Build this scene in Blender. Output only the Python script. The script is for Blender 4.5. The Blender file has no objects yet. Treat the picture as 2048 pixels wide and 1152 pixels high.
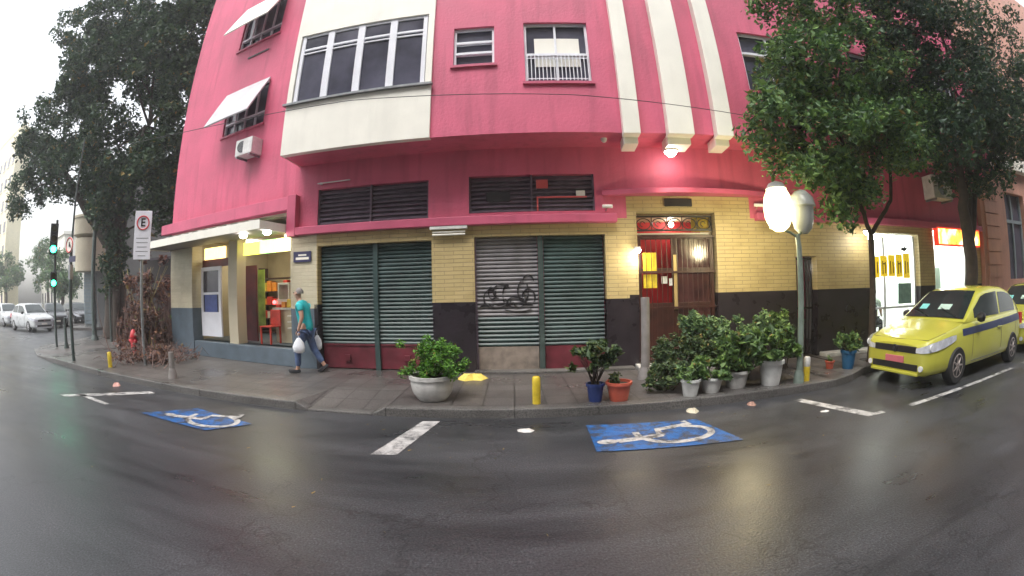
import bpy, bmesh, math, random
import numpy as np
from mathutils import Vector, Matrix
random.seed(7); rng = np.random.default_rng(7)
S = bpy.context.scene; COL = S.collection
R = math.radians
# ---------------------------------------------------------------- camera
ROLL, PITCH = R(1.3), R(.6)
cam = bpy.data.cameras.new('camera'); cam_o = bpy.data.objects.new('camera', cam); COL.objects.link(cam_o)
cam.type = 'PANO'; cam.clip_start = .05; cam.clip_end = 2000
cam.sensor_fit = 'HORIZONTAL'; cam.sensor_width = 36; cam.sensor_height = 20.25
cam.panorama_type = 'FISHEYE_LENS_POLYNOMIAL'
cam.fisheye_fov = R(179)
PXMM = 2048/36
cam.fisheye_polynomial_k0 = 0; cam.fisheye_polynomial_k1 = -PXMM/850
cam.fisheye_polynomial_k2 = 0; cam.fisheye_polynomial_k3 = 0; cam.fisheye_polynomial_k4 = 0
f = Vector((0, math.cos(PITCH), math.sin(PITCH))); u0 = Vector((0, -math.sin(PITCH), math.cos(PITCH))); r0 = Vector((1, 0, 0))
r_ = math.cos(ROLL)*r0-math.sin(ROLL)*u0; u_ = math.sin(ROLL)*r0+math.cos(ROLL)*u0
m3 = Matrix((r_, u_, -f)).transposed()
cam_o.matrix_world = Matrix.Translation((0, 0, 1.6)) @ m3.to_4x4()
S.camera = cam_o
# ---------------------------------------------------------------- world, sun, exposure
SUN_EL, SUN_ROT = R(60), R(200)
W = bpy.data.worlds.new('World'); S.world = W; W.use_nodes = True
nt = W.node_tree; bg = nt.nodes['Background']; bg.inputs[1].default_value = .15
sky = nt.nodes.new('ShaderNodeTexSky'); sky.sky_type = 'NISHITA'; sky.sun_disc = False
sky.sun_elevation = SUN_EL; sky.sun_rotation = SUN_ROT; sky.air_density = 1.5; sky.dust_density = 4
hs = nt.nodes.new('ShaderNodeHueSaturation'); hs.inputs['Saturation'].default_value = .22
nt.links.new(sky.outputs[0], hs.inputs['Color']); nt.links.new(hs.outputs[0], bg.inputs[0])
sun = bpy.data.lights.new('sun', 'SUN'); sun.energy = .5; sun.angle = R(25); sun.color = (1, .96, .92)
so = bpy.data.objects.new('sun', sun); COL.objects.link(so)
sd = Vector((math.sin(SUN_ROT)*math.cos(SUN_EL), math.cos(SUN_ROT)*math.cos(SUN_EL), math.sin(SUN_EL)))
so.rotation_euler = sd.to_track_quat('Z', 'Y').to_euler()
S.view_settings.view_transform = 'Standard'; S.view_settings.look = 'None'
S.view_settings.exposure = 1.42; S.view_settings.gamma = 1
S.render.engine = 'CYCLES'

# ---------------------------------------------------------------- materials
MATS = {}
def N(t, ty, **kw):
    n = t.nodes.new(ty)
    for k, v in kw.items():
        setattr(n, k, v)
    return n
def mat(name, col, rough=.6, var=.12, scale=3., bump=0., bscale=40., metal=0., spec=.5, emit=None, es=1., coords='Object', stain=0., coat=0.):
    if name in MATS: return MATS[name]
    m = bpy.data.materials.new(name); m.use_nodes = True; t = m.node_tree; b = t.nodes['Principled BSDF']; L = t.links
    b.inputs['Roughness'].default_value = rough; b.inputs['Metallic'].default_value = metal
    b.inputs['Specular IOR Level'].default_value = spec; b.inputs['Coat Weight'].default_value = coat
    tc = N(t, 'ShaderNodeTexCoord'); c = (*col, 1)
    if var > 0:
        no = N(t, 'ShaderNodeTexNoise'); no.inputs['Scale'].default_value = scale; no.inputs['Detail'].default_value = 8
        L.new(tc.outputs[coords], no.inputs['Vector'])
        mr = N(t, 'ShaderNodeMapRange'); mr.inputs[1].default_value = .3; mr.inputs[2].default_value = .7
        mr.inputs[3].default_value = 1-var; mr.inputs[4].default_value = 1+var; L.new(no.outputs[0], mr.inputs[0])
        mx = N(t, 'ShaderNodeVectorMath', operation='SCALE'); mx.inputs[0].default_value = col; L.new(mr.outputs[0], mx.inputs['Scale'])
        out = mx.outputs[0]
        if stain > 0:
            mp = N(t, 'ShaderNodeMapping'); mp.inputs['Scale'].default_value = (5, 5, .5); L.new(tc.outputs[coords], mp.inputs[0])
            n2 = N(t, 'ShaderNodeTexNoise'); n2.inputs['Scale'].default_value = 1; n2.inputs['Detail'].default_value = 6; L.new(mp.outputs[0], n2.inputs['Vector'])
            m2 = N(t, 'ShaderNodeMapRange'); m2.inputs[1].default_value = .5; m2.inputs[2].default_value = .8; m2.inputs[3].default_value = 0; m2.inputs[4].default_value = stain
            L.new(n2.outputs[0], m2.inputs[0])
            mm = N(t, 'ShaderNodeMix', data_type='RGBA'); L.new(m2.outputs[0], mm.inputs[0]); L.new(out, mm.inputs[6]); mm.inputs[7].default_value = (col[0]*.35, col[1]*.35, col[2]*.35, 1)
            out = mm.outputs[2]
        L.new(out, b.inputs['Base Color'])
        m4 = N(t, 'ShaderNodeMapRange'); m4.inputs[3].default_value = max(.02, rough-.12); m4.inputs[4].default_value = min(1, rough+.12)
        L.new(no.outputs[0], m4.inputs[0]); L.new(m4.outputs[0], b.inputs['Roughness'])
    else: b.inputs['Base Color'].default_value = c
    if bump > 0:
        nb = N(t, 'ShaderNodeTexNoise'); nb.inputs['Scale'].default_value = bscale; nb.inputs['Detail'].default_value = 5; L.new(tc.outputs[coords], nb.inputs['Vector'])
        bp = N(t, 'ShaderNodeBump'); bp.inputs['Strength'].default_value = bump; bp.inputs['Distance'].default_value = .02
        L.new(nb.outputs[0], bp.inputs['Height']); L.new(bp.outputs[0], b.inputs['Normal'])
    if emit: b.inputs['Emission Color'].default_value = (*emit, 1); b.inputs['Emission Strength'].default_value = es
    MATS[name] = m; return m
def brickmat(name, c1, mortar, bw=.24, bh=.062, rough=.5, stain=.5):
    m = mat(name, c1, rough, .1, 2, coords='UV'); t = m.node_tree; L = t.links; b = t.nodes['Principled BSDF']
    uv = N(t, 'ShaderNodeTexCoord'); br = N(t, 'ShaderNodeTexBrick'); br.inputs['Scale'].default_value = 1
    br.inputs['Brick Width'].default_value = bw; br.inputs['Row Height'].default_value = bh; br.inputs['Mortar Size'].default_value = .005
    br.inputs['Color1'].default_value = (*c1, 1); br.inputs['Color2'].default_value = (c1[0]*.9, c1[1]*.9, c1[2]*.86, 1); br.inputs['Mortar'].default_value = (*mortar, 1)
    L.new(uv.outputs['UV'], br.inputs['Vector'])
    no = N(t, 'ShaderNodeTexNoise'); no.inputs['Scale'].default_value = 2.3; no.inputs['Detail'].default_value = 9; L.new(uv.outputs['UV'], no.inputs['Vector'])
    mr = N(t, 'ShaderNodeMapRange'); mr.inputs[1].default_value = .48; mr.inputs[2].default_value = .8; mr.inputs[3].default_value = 0; mr.inputs[4].default_value = stain; L.new(no.outputs[0], mr.inputs[0])
    mx = N(t, 'ShaderNodeMix', data_type='RGBA'); L.new(mr.outputs[0], mx.inputs[0]); L.new(br.outputs[0], mx.inputs[6]); mx.inputs[7].default_value = (c1[0]*.5, c1[1]*.45, c1[2]*.4, 1)
    L.new(mx.outputs[2], b.inputs['Base Color'])
    bp = N(t, 'ShaderNodeBump'); bp.invert = True; bp.inputs['Strength'].default_value = .6; bp.inputs['Distance'].default_value = .008; L.new(br.outputs['Fac'], bp.inputs['Height']); L.new(bp.outputs[0], b.inputs['Normal'])
    return m
def leafmat(name, c, hue=.25, gloss=.55):
    m = bpy.data.materials.new(name); m.use_nodes = True; t = m.node_tree; L = t.links; b = t.nodes['Principled BSDF']; MATS[name] = m
    g = N(t, 'ShaderNodeNewGeometry'); rp = N(t, 'ShaderNodeValToRGB'); L.new(g.outputs['Random Per Island'], rp.inputs[0])
    e = rp.color_ramp.elements; e[0].color = (c[0]*.35, c[1]*.38, c[2]*.45, 1); e[1].color = (c[0]*1.7+.01, c[1]*1.5, c[2]*.9, 1)
    k = rp.color_ramp.elements.new(.5); k.color = (*c, 1)
    dd = rp.color_ramp.elements.new(.985); dd.color = (.25, .18, .05, 1); e2 = rp.color_ramp.elements.new(.97); e2.color = (c[0]*1.6+.01, c[1]*1.45, c[2]*.9, 1); rp.color_ramp.elements[-1].color = (.25, .18, .05, 1)
    L.new(rp.outputs[0], b.inputs['Base Color']); b.inputs['Roughness'].default_value = gloss
    tr = N(t, 'ShaderNodeBsdfTranslucent'); L.new(rp.outputs[0], tr.inputs[0]); ms = N(t, 'ShaderNodeMixShader'); ms.inputs[0].default_value = .25
    L.new(b.outputs[0], ms.inputs[1]); L.new(tr.outputs[0], ms.inputs[2]); L.new(ms.outputs[0], t.nodes['Material Output'].inputs[0])
    return m
def wetroad(name, col, r0, r1, sc, tile=None, streak=False):
    m = bpy.data.materials.new(name); m.use_nodes = True; t = m.node_tree; L = t.links; b = t.nodes['Principled BSDF']; MATS[name] = m
    tc = N(t, 'ShaderNodeTexCoord')
    big = N(t, 'ShaderNodeTexNoise'); big.inputs['Scale'].default_value = sc; big.inputs['Detail'].default_value = 6; L.new(tc.outputs['Object'], big.inputs['Vector'])
    fine = N(t, 'ShaderNodeTexNoise'); fine.inputs['Scale'].default_value = 60; fine.inputs['Detail'].default_value = 6; L.new(tc.outputs['Object'], fine.inputs['Vector'])
    cr = N(t, 'ShaderNodeMapRange'); cr.inputs[1].default_value = .3; cr.inputs[2].default_value = .7; cr.inputs[3].default_value = .5; cr.inputs[4].default_value = 1.6; L.new(fine.outputs[0], cr.inputs[0])
    c2 = N(t, 'ShaderNodeMapRange'); c2.inputs[1].default_value = .3; c2.inputs[2].default_value = .7; c2.inputs[3].default_value = .7; c2.inputs[4].default_value = 1.25; L.new(big.outputs[0], c2.inputs[0])
    mu = N(t, 'ShaderNodeMath', operation='MULTIPLY'); L.new(cr.outputs[0], mu.inputs[0]); L.new(c2.outputs[0], mu.inputs[1])
    sc_ = N(t, 'ShaderNodeVectorMath', operation='SCALE'); sc_.inputs[0].default_value = col; L.new(mu.outputs[0], sc_.inputs['Scale'])
    out = sc_.outputs[0]
    bh = fine.outputs[0]; rsrc = big.outputs[0]
    if streak:
        mp = N(t, 'ShaderNodeMapping'); mp.inputs['Scale'].default_value = (.3, 1.7, 1); mp.inputs['Rotation'].default_value = (0, 0, .03); L.new(tc.outputs['Object'], mp.inputs[0])
        sn = N(t, 'ShaderNodeTexNoise'); sn.inputs['Scale'].default_value = 1; sn.inputs['Detail'].default_value = 9; sn.inputs['Roughness'].default_value = .65; L.new(mp.outputs[0], sn.inputs['Vector'])
        av = N(t, 'ShaderNodeMath', operation='MULTIPLY_ADD'); av.inputs[1].default_value = .5; L.new(sn.outputs[0], av.inputs[0])
        hf = N(t, 'ShaderNodeMath', operation='MULTIPLY'); hf.inputs[1].default_value = .5; L.new(big.outputs[0], hf.inputs[0]); L.new(hf.outputs[0], av.inputs[2]); rsrc = av.outputs[0]
        s1 = N(t, 'ShaderNodeMapRange'); s1.inputs[1].default_value = .35; s1.inputs[2].default_value = .65; s1.inputs[3].default_value = .7; s1.inputs[4].default_value = 1.4; L.new(sn.outputs[0], s1.inputs[0])
        # fine cracks
        wn = N(t, 'ShaderNodeTexNoise'); wn.inputs['Scale'].default_value = 2.5; wn.inputs['Detail'].default_value = 4; L.new(tc.outputs['Object'], wn.inputs['Vector'])
        wv = N(t, 'ShaderNodeVectorMath', operation='ADD'); L.new(tc.outputs['Object'], wv.inputs[0]); L.new(wn.outputs['Color'], wv.inputs[1])
        vo = N(t, 'ShaderNodeTexVoronoi', feature='DISTANCE_TO_EDGE'); vo.inputs['Scale'].default_value = .55; L.new(wv.outputs[0], vo.inputs['Vector'])
        vr = N(t, 'ShaderNodeMapRange'); vr.inputs[1].default_value = .0; vr.inputs[2].default_value = .012; vr.inputs[3].default_value = .6; vr.inputs[4].default_value = 1; L.new(vo.outputs['Distance'], vr.inputs[0])
        mm_ = N(t, 'ShaderNodeMath', operation='MULTIPLY'); L.new(s1.outputs[0], mm_.inputs[0]); L.new(vr.outputs[0], mm_.inputs[1])
        # pale aggregate specks
        va = N(t, 'ShaderNodeTexVoronoi'); va.inputs['Scale'].default_value = 55; L.new(tc.outputs['Object'], va.inputs['Vector'])
        vs = N(t, 'ShaderNodeMapRange'); vs.inputs[1].default_value = .12; vs.inputs[2].default_value = .3; vs.inputs[3].default_value = 1.7; vs.inputs[4].default_value = 1; L.new(va.outputs['Distance'], vs.inputs[0])
        m3_ = N(t, 'ShaderNodeMath', operation='MULTIPLY'); L.new(mm_.outputs[0], m3_.inputs[0]); L.new(vs.outputs[0], m3_.inputs[1])
        sx = N(t, 'ShaderNodeVectorMath', operation='SCALE'); L.new(out, sx.inputs[0]); L.new(m3_.outputs[0], sx.inputs['Scale']); out = sx.outputs[0]
    if tile:
        br = N(t, 'ShaderNodeTexBrick'); br.inputs['Scale'].default_value = 1; br.inputs['Brick Width'].default_value = tile; br.inputs['Row Height'].default_value = tile; br.offset = 0
        br.inputs['Mortar Size'].default_value = .012; br.inputs['Color1'].default_value = (1, 1, 1, 1); br.inputs['Color2'].default_value = (.8, .8, .8, 1); br.inputs['Mortar'].default_value = (.45, .45, .45, 1)
        L.new(tc.outputs['Object'], br.inputs['Vector'])
        mm = N(t, 'ShaderNodeMix', data_type='RGBA', blend_type='MULTIPLY'); mm.inputs[0].default_value = 1; L.new(out, mm.inputs[6]); L.new(br.outputs[0], mm.inputs[7]); out = mm.outputs[2]
    L.new(out, b.inputs['Base Color'])
    rr = N(t, 'ShaderNodeMapRange'); rr.inputs[1].default_value = .35; rr.inputs[2].default_value = .7; rr.inputs[3].default_value = r0; rr.inputs[4].default_value = r1; L.new(rsrc, rr.inputs[0]); L.new(rr.outputs[0], b.inputs['Roughness'])
    bp = N(t, 'ShaderNodeBump'); bp.inputs['Distance'].default_value = .006
    br_ = N(t, 'ShaderNodeMapRange'); br_.inputs[1].default_value = .35; br_.inputs[2].default_value = .7; br_.inputs[3].default_value = .25; br_.inputs[4].default_value = .7; L.new(rsrc, br_.inputs[0]); L.new(br_.outputs[0], bp.inputs['Strength'])
    L.new(bh, bp.inputs['Height']); L.new(bp.outputs[0], b.inputs['Normal'])
    return m
PINK = mat('pink_paint', (.57, .105, .185), .6, .14, .9, .3, 18, stain=.4)
PINKD = mat('pink_ledge_paint', (.50, .09, .165), .5, .1, 2, .1, 30, stain=.3)
YB = brickmat('yellow_painted_brick', (.50, .39, .185), (.26, .2, .1), .36, .075)
YBP = brickmat('cream_painted_brick', (.55, .50, .37), (.47, .42, .31), .36, .075)
BLK = mat('black_tile', (.022, .017, .022), .3, .3, 4, .15, 20)
BLG = mat('blue_grey_paint', (.09, .12, .15), .4, .2, 3, .1)
WHT = mat('white_paint', (.80, .78, .70), .5, .05, 2, .05, stain=.12)
WFR = mat('white_window_frame', (.72, .73, .78), .35, .04, 5)
GLS = mat('dark_window_glass', (.07, .07, .1), .12, .4, 1.5, spec=.8)
SHG = mat('green_steel_shutter', (.038, .068, .066), .4, .35, 3, .1, 15, stain=.4)
SHW = mat('grey_steel_shutter', (.2, .19, .2), .4, .25, 3, .1, 15, stain=.3)
MAR = mat('maroon_steel', (.12, .018, .028), .45, .35, 4, .1, 15, stain=.3)
BEI = mat('dirty_beige_steel', (.22, .18, .15), .5, .35, 6, .1)
LOU = mat('dark_louver', (.12, .09, .12), .45, .3, 6)
BRN = mat('dark_brown_wood', (.05, .018, .014), .35, .35, 6)
IRON = mat('black_iron', (.02, .018, .02), .4, .2, 10)
REDI = mat('red_wall_paint', (.55, .02, .03), .5, .12, 3)
CRM = mat('cream_wall', (.6, .52, .36), .6, .08, 2)
WIN = mat('white_interior', (.78, .8, .78), .6, .04, 2)
STL = mat('grey_steel', (.25, .26, .27), .35, .2, 8, metal=.6)
DST = mat('dark_green_steel', (.05, .07, .065), .4, .3, 8)
LAMPW = mat('lit_lamp_white', (1, 1, 1), .5, 0, emit=(1, .93, .8), es=18)
LAMPC = mat('lit_lamp_cool', (1, 1, 1), .5, 0, emit=(.95, 1, .95), es=6)
ASP = wetroad('wet_asphalt', (.042, .043, .047), .23, .52, .45, streak=True)
PAV = wetroad('wet_pavement', (.105, .095, .09), .22, .5, .6, tile=.42)
KRB = wetroad('wet_kerb_stone', (.10, .095, .09), .25, .5, 1.2)
def wornpaint(name, col, wear=.5):
    m = mat(name, col, .35, .2, 9, .3, 60); t = m.node_tree; L = t.links; b = t.nodes['Principled BSDF']; src = b.inputs['Base Color'].links[0].from_socket
    tc = N(t, 'ShaderNodeTexCoord'); no = N(t, 'ShaderNodeTexNoise'); no.inputs['Scale'].default_value = 5; no.inputs['Detail'].default_value = 12; no.inputs['Roughness'].default_value = .75; L.new(tc.outputs['Object'], no.inputs['Vector'])
    mr = N(t, 'ShaderNodeMapRange'); mr.inputs[1].default_value = wear; mr.inputs[2].default_value = wear+.12; mr.inputs[3].default_value = 0; mr.inputs[4].default_value = .9; L.new(no.outputs[0], mr.inputs[0])
    mx = N(t, 'ShaderNodeMix', data_type='RGBA'); L.new(mr.outputs[0], mx.inputs[0]); L.new(src, mx.inputs[6]); mx.inputs[7].default_value = (.05, .05, .053, 1); L.new(mx.outputs[2], b.inputs['Base Color'])
    return m
RWH = wornpaint('road_paint_white', (.5, .49, .48), .47)
RBL = wornpaint('road_paint_blue', (.02, .12, .36), .46)
BARK = mat('bark', (.045, .032, .024), .8, .45, 8, .8, 18)
CONC = mat('white_concrete', (.5, .49, .47), .6, .25, 6, .3, 30, stain=.5)
PLW = mat('white_plastic', (.62, .62, .6), .35, .15, 8, stain=.3)
YEL = mat('yellow_paint', (.62, .46, .03), .45, .2, 10, stain=.4)
LEAF = leafmat('leaf_green', (.10, .19, .06)); LEAFD = leafmat('leaf_dark', (.034, .08, .042)); LEAFG = leafmat('leaf_soft_green', (.11, .2, .09)); LEAFB = leafmat('leaf_bright', (.10, .26, .035))
LEAFF = leafmat('leaf_far', (.08, .16, .07)); LEAFM = leafmat('leaf_mixed', (.07, .12, .05)); DRY = leafmat('leaf_dry', (.17, .095, .085))

# ---------------------------------------------------------------- mesh helpers
SPLIT = {'black_tile_base': '', 'grey_painted_base': '', 'bracket': '', 'rustication': '_block', 'yellow_brick_wall': '', 'cream_brick_wall': '', 'sill_strip': '', 'shop_display_panel': '', 'cabinet': '', 'white_strip': '', 'door_seam': '', 'pane': '', 'notice_sheet': ''}
class MB:
    def __init__(s): s.v = []; s.f = []; s.uv = []; s.hasuv = False
    def quad(s, a, b, c, d, uv=None):
        i = len(s.v); s.v += [tuple(a), tuple(b), tuple(c), tuple(d)]; s.f.append((i, i+1, i+2, i+3)); s.uv.append(uv)
        if uv: s.hasuv = True
    def poly(s, pts):
        i = len(s.v); s.v += [tuple(p) for p in pts]; s.f.append(tuple(range(i, i+len(pts)))); s.uv.append(None)
    def prism(s, base, top):
        n = len(base); i = len(s.v); s.v += [tuple(p) for p in base]+[tuple(p) for p in top]
        s.f.append(tuple(range(i+n-1, i-1, -1))); s.f.append(tuple(range(i+n, i+2*n)))
        for k in range(n): s.f.append((i+k, i+(k+1) % n, i+n+(k+1) % n, i+n+k))
        s.uv += [None]*(n+2)
    def box(s, x0, x1, y0, y1, z0, z1):
        s.prism([(x0, y0, z0), (x1, y0, z0), (x1, y1, z0), (x0, y1, z0)], [(x0, y0, z1), (x1, y0, z1), (x1, y1, z1), (x0, y1, z1)])
    def sbox(s, g, x0, x1, o0, o1, z0, z1):     # box along a facade line, offsets outward
        b = [g.at(x0, o1, z0), g.at(x1, o1, z0), g.at(x1, o0, z0), g.at(x0, o0, z0)]
        t = [g.at(x0, o1, z1), g.at(x1, o1, z1), g.at(x1, o0, z1), g.at(x0, o0, z1)]
        s.prism(b, t)
    def tube(s, pts, rad, n=8, cap=True):
        pts = [Vector(p) for p in pts]
        if not hasattr(rad, '__len__'): rad = [rad]*len(pts)
        rings = []; up = None
        for k, p in enumerate(pts):
            d = (pts[min(k+1, len(pts)-1)]-pts[max(k-1, 0)]).normalized()
            if up is None: up = Vector((0, 0, 1)) if abs(d.z) < .9 else Vector((1, 0, 0))
            a = d.cross(up).normalized(); b_ = a.cross(d).normalized(); up = b_
            i = len(s.v); rings.append(i)
            for j in range(n):
                t = 2*math.pi*j/n; s.v.append(tuple(p+rad[k]*(math.cos(t)*a+math.sin(t)*b_)))
        for k in range(len(pts)-1):
            for j in range(n):
                s.f.append((rings[k]+j, rings[k]+(j+1) % n, rings[k+1]+(j+1) % n, rings[k+1]+j)); s.uv.append(None)
        if cap:
            s.f.append(tuple(rings[0]+j for j in range(n-1, -1, -1))); s.f.append(tuple(rings[-1]+j for j in range(n))); s.uv += [None, None]
    def lathe(s, prof, c=(0, 0, 0), n=24, axis='z'):
        i0 = len(s.v); m = len(prof)
        for (r, h) in prof:
            for j in range(n):
                t = 2*math.pi*j/n; a, b_ = r*math.cos(t), r*math.sin(t)
                p = (a, b_, h) if axis == 'z' else (a, h, b_)
                s.v.append((c[0]+p[0], c[1]+p[1], c[2]+p[2]))
        for k in range(m-1):
            for j in range(n):
                s.f.append((i0+k*n+j, i0+k*n+(j+1) % n, i0+(k+1)*n+(j+1) % n, i0+(k+1)*n+j)); s.uv.append(None)
        s.f.append(tuple(i0+j for j in range(n-1, -1, -1))); s.f.append(tuple(i0+(m-1)*n+j for j in range(n))); s.uv += [None, None]
    def ball(s, c, r, n=12, sz=1):
        s.lathe([(max(.001, r*math.sin(math.pi*k/n)), -r*sz*math.cos(math.pi*k/n)) for k in range(n+1)], c, n*2)
    def grid(s, P):   # P[i][j] points
        i0 = len(s.v); m = len(P[0])
        for row in P: s.v += [tuple(p) for p in row]
        for i in range(len(P)-1):
            for j in range(m-1):
                a = i0+i*m+j; s.f.append((a, a+1, a+m+1, a+m)); s.uv.append(None)
    def stroke(s, pts, w, z, th=.0):           # flat ribbon on the ground (x,y points)
        pts = [Vector((p[0], p[1], 0)) for p in pts]; L_ = []; R__ = []
        for k, p in enumerate(pts):
            d = (pts[min(k+1, len(pts)-1)]-pts[max(k-1, 0)]).normalized(); n = Vector((-d.y, d.x, 0))*w/2
            L_.append(p+n); R__.append(p-n)
        for k in range(len(pts)-1):
            s.quad((R__[k].x, R__[k].y, z), (R__[k+1].x, R__[k+1].y, z), (L_[k+1].x, L_[k+1].y, z), (L_[k].x, L_[k].y, z))
    def leaves(s, cents, n, spread, size, flat=.6):
        cents = np.asarray(cents, float); k = rng.integers(0, len(cents), n)
        d = rng.normal(size=(n, 3)); d /= np.linalg.norm(d, axis=1)[:, None]; rr = rng.random(n)**.5
        sp = spread if np.ndim(spread) else np.full(3, spread)
        c = cents[k]+d*rr[:, None]*sp
        a = rng.normal(size=(n, 3)); a[:, 2] *= flat; a[:, 2] -= .25; a /= np.linalg.norm(a, axis=1)[:, None]
        b_ = np.cross(a, rng.normal(size=(n, 3))*[.5, .5, 1]); b_ /= np.linalg.norm(b_, axis=1)[:, None]+1e-6
        L_ = size*(.45+1.1*rng.random(n)**1.5); w = L_*(.2+.16*rng.random(n))
        a = a*L_[:, None]; b_ = b_*w[:, None]; nn = np.cross(a, b_); nn /= np.linalg.norm(nn, axis=1)[:, None]+1e-9
        fold = nn*(w*.5)[:, None]
        p = np.stack([c-a*.5, c+b_+fold, c+a*.5, c-b_+fold], 1).reshape(-1, 3)
        i = len(s.v); s.v += [tuple(x) for x in p.tolist()]
        s.f += [(i+4*j, i+4*j+1, i+4*j+2, i+4*j+3) for j in range(n)]; s.uv += [None]*n
    def pieces(s):
        key = {}; par = list(range(len(s.f)))
        def fd(a):
            while par[a] != a: par[a] = par[par[a]]; a = par[a]
            return a
        for fi, fc in enumerate(s.f):
            for v in fc:
                k = tuple(round(c, 4) for c in s.v[v])
                if k in key: par[fd(fi)] = fd(key[k])
                else: key[k] = fi
        out = {}
        for fi in range(len(s.f)): out.setdefault(fd(fi), []).append(fi)
        return list(out.values())
    def build(s, name, m, parent=None, loc=None, smooth=False, local=False, bevel=0):
        if name in SPLIT:
            ps = s.pieces()
            if len(ps) > 1:
                for p in ps:
                    q = MB(); q.hasuv = s.hasuv
                    for fi in p:
                        i = len(q.v); q.v += [s.v[v] for v in s.f[fi]]; q.f.append(tuple(range(i, i+len(s.f[fi])))); q.uv.append(s.uv[fi])
                    o = q.build(name+SPLIT[name], m, parent, loc, smooth, local, 0)
                return o
        off = Vector((0, 0, 0))
        if parent is not None and not local:
            p = parent
            while p.parent: p = p.parent
            off = p.location
        elif loc is not None and not local: off = Vector(loc)
        me = bpy.data.meshes.new(name)
        V = s.v if off.length == 0 else [(v[0]-off.x, v[1]-off.y, v[2]-off.z) for v in s.v]
        me.from_pydata(V, [], s.f)
        if s.hasuv:
            ul = me.uv_layers.new(name='UVMap'); li = 0
            for fi, fc in enumerate(s.f):
                for q in range(len(fc)):
                    if s.uv[fi]: ul.data[li].uv = s.uv[fi][q]
                    li += 1
        for mm in (m if isinstance(m, (list, tuple)) else [m]): me.materials.append(mm)
        if smooth:
            me.polygons.foreach_set('use_smooth', [True]*len(me.polygons))
            me.set_sharp_from_angle(angle=R(40))
        o = bpy.data.objects.new(name, me); COL.objects.link(o)
        if parent is not None: o.parent = parent
        elif loc is not None: o.location = loc
        if bevel:
            bv = o.modifiers.new('bevel', 'BEVEL'); bv.width = bevel; bv.segments = 2; bv.limit_method = 'ANGLE'
        return o
def tag(o, label, cat, group=None):
    o['label'] = label; o['category'] = cat
    if group: o['group'] = group
    return o
def struct(o, kind='structure'): o['kind'] = kind; return o
def thing(name, label, cat, loc, rz=0, group=None):
    o = bpy.data.objects.new(name, None); COL.objects.link(o); o.location = loc; o.rotation_euler = (0, 0, rz); o.empty_display_size = .2
    return tag(o, label, cat, group)
def copy_tree(o, parent=None):
    c = o.copy(); COL.objects.link(c)
    if parent: c.parent = parent
    for ch in list(o.children): copy_tree(ch, c)
    return c
def put(o, loc, rz=None):
    o.location = loc
    if rz is not None: o.rotation_euler = (0, 0, rz)
    return o
class Seg:
    def __init__(s, p, q):
        s.p, s.q = p, q; dx, dy = q[0]-p[0], q[1]-p[1]; L_ = math.hypot(dx, dy); s.k = dy/dx; s.n = (dy/L_, -dx/L_)
        if s.n[1] > 0: s.n = (-s.n[0], -s.n[1])
    def at(s, X, off, z): return (X+s.n[0]*off, s.p[1]+(X-s.p[0])*s.k+s.n[1]*off, z)
A = Seg((-4.5, 8.0), (2.2, 7.75)); B = Seg((2.2, 7.75), (12.8, 6.43)); C = Seg((-9.6, 9.27), (-4.5, 8.02))
def wall(m, g, off, x0, x1, z0, z1, holes=(), depth=.25):
    xs = sorted({x0, x1} | {min(max(h[i], x0), x1) for h in holes for i in (0, 1)}); zs = sorted({z0, z1} | {min(max(h[i], z0), z1) for h in holes for i in (2, 3)})
    inside = lambda x, z: any(h[0] < x < h[1] and h[2] < z < h[3] for h in holes)
    Q = lambda a, oa, za, b_, ob, zb, uva=None: None
    for i in range(len(xs)-1):
        for j in range(len(zs)-1):
            a, b_, c, d = xs[i], xs[i+1], zs[j], zs[j+1]
            if b_-a < 1e-6 or d-c < 1e-6 or inside((a+b_)/2, (c+d)/2): continue
            m.quad(g.at(a, off, c), g.at(b_, off, c), g.at(b_, off, d), g.at(a, off, d), [(a, c), (b_, c), (b_, d), (a, d)])
    for h in holes:
        a, b_ = max(h[0], x0), min(h[1], x1); c, d = max(h[2], z0), min(h[3], z1)
        if a >= b_ or c >= d: continue
        i_ = off-depth
        if h[0] >= x0: m.quad(g.at(a, off, c), g.at(a, off, d), g.at(a, i_, d), g.at(a, i_, c), [(0, c), (0, d), (depth, d), (depth, c)])
        if h[1] <= x1: m.quad(g.at(b_, off, c), g.at(b_, i_, c), g.at(b_, i_, d), g.at(b_, off, d), [(0, c), (depth, c), (depth, d), (0, d)])
        if h[3] <= z1: m.quad(g.at(a, off, d), g.at(b_, off, d), g.at(b_, i_, d), g.at(a, i_, d), [(a, 0), (b_, 0), (b_, depth), (a, depth)])
        if h[2] >= z0 and h[2] > .2: m.quad(g.at(a, off, c), g.at(a, i_, c), g.at(b_, i_, c), g.at(b_, off, c), [(a, 0), (a, depth), (b_, depth), (b_, 0)])

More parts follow.
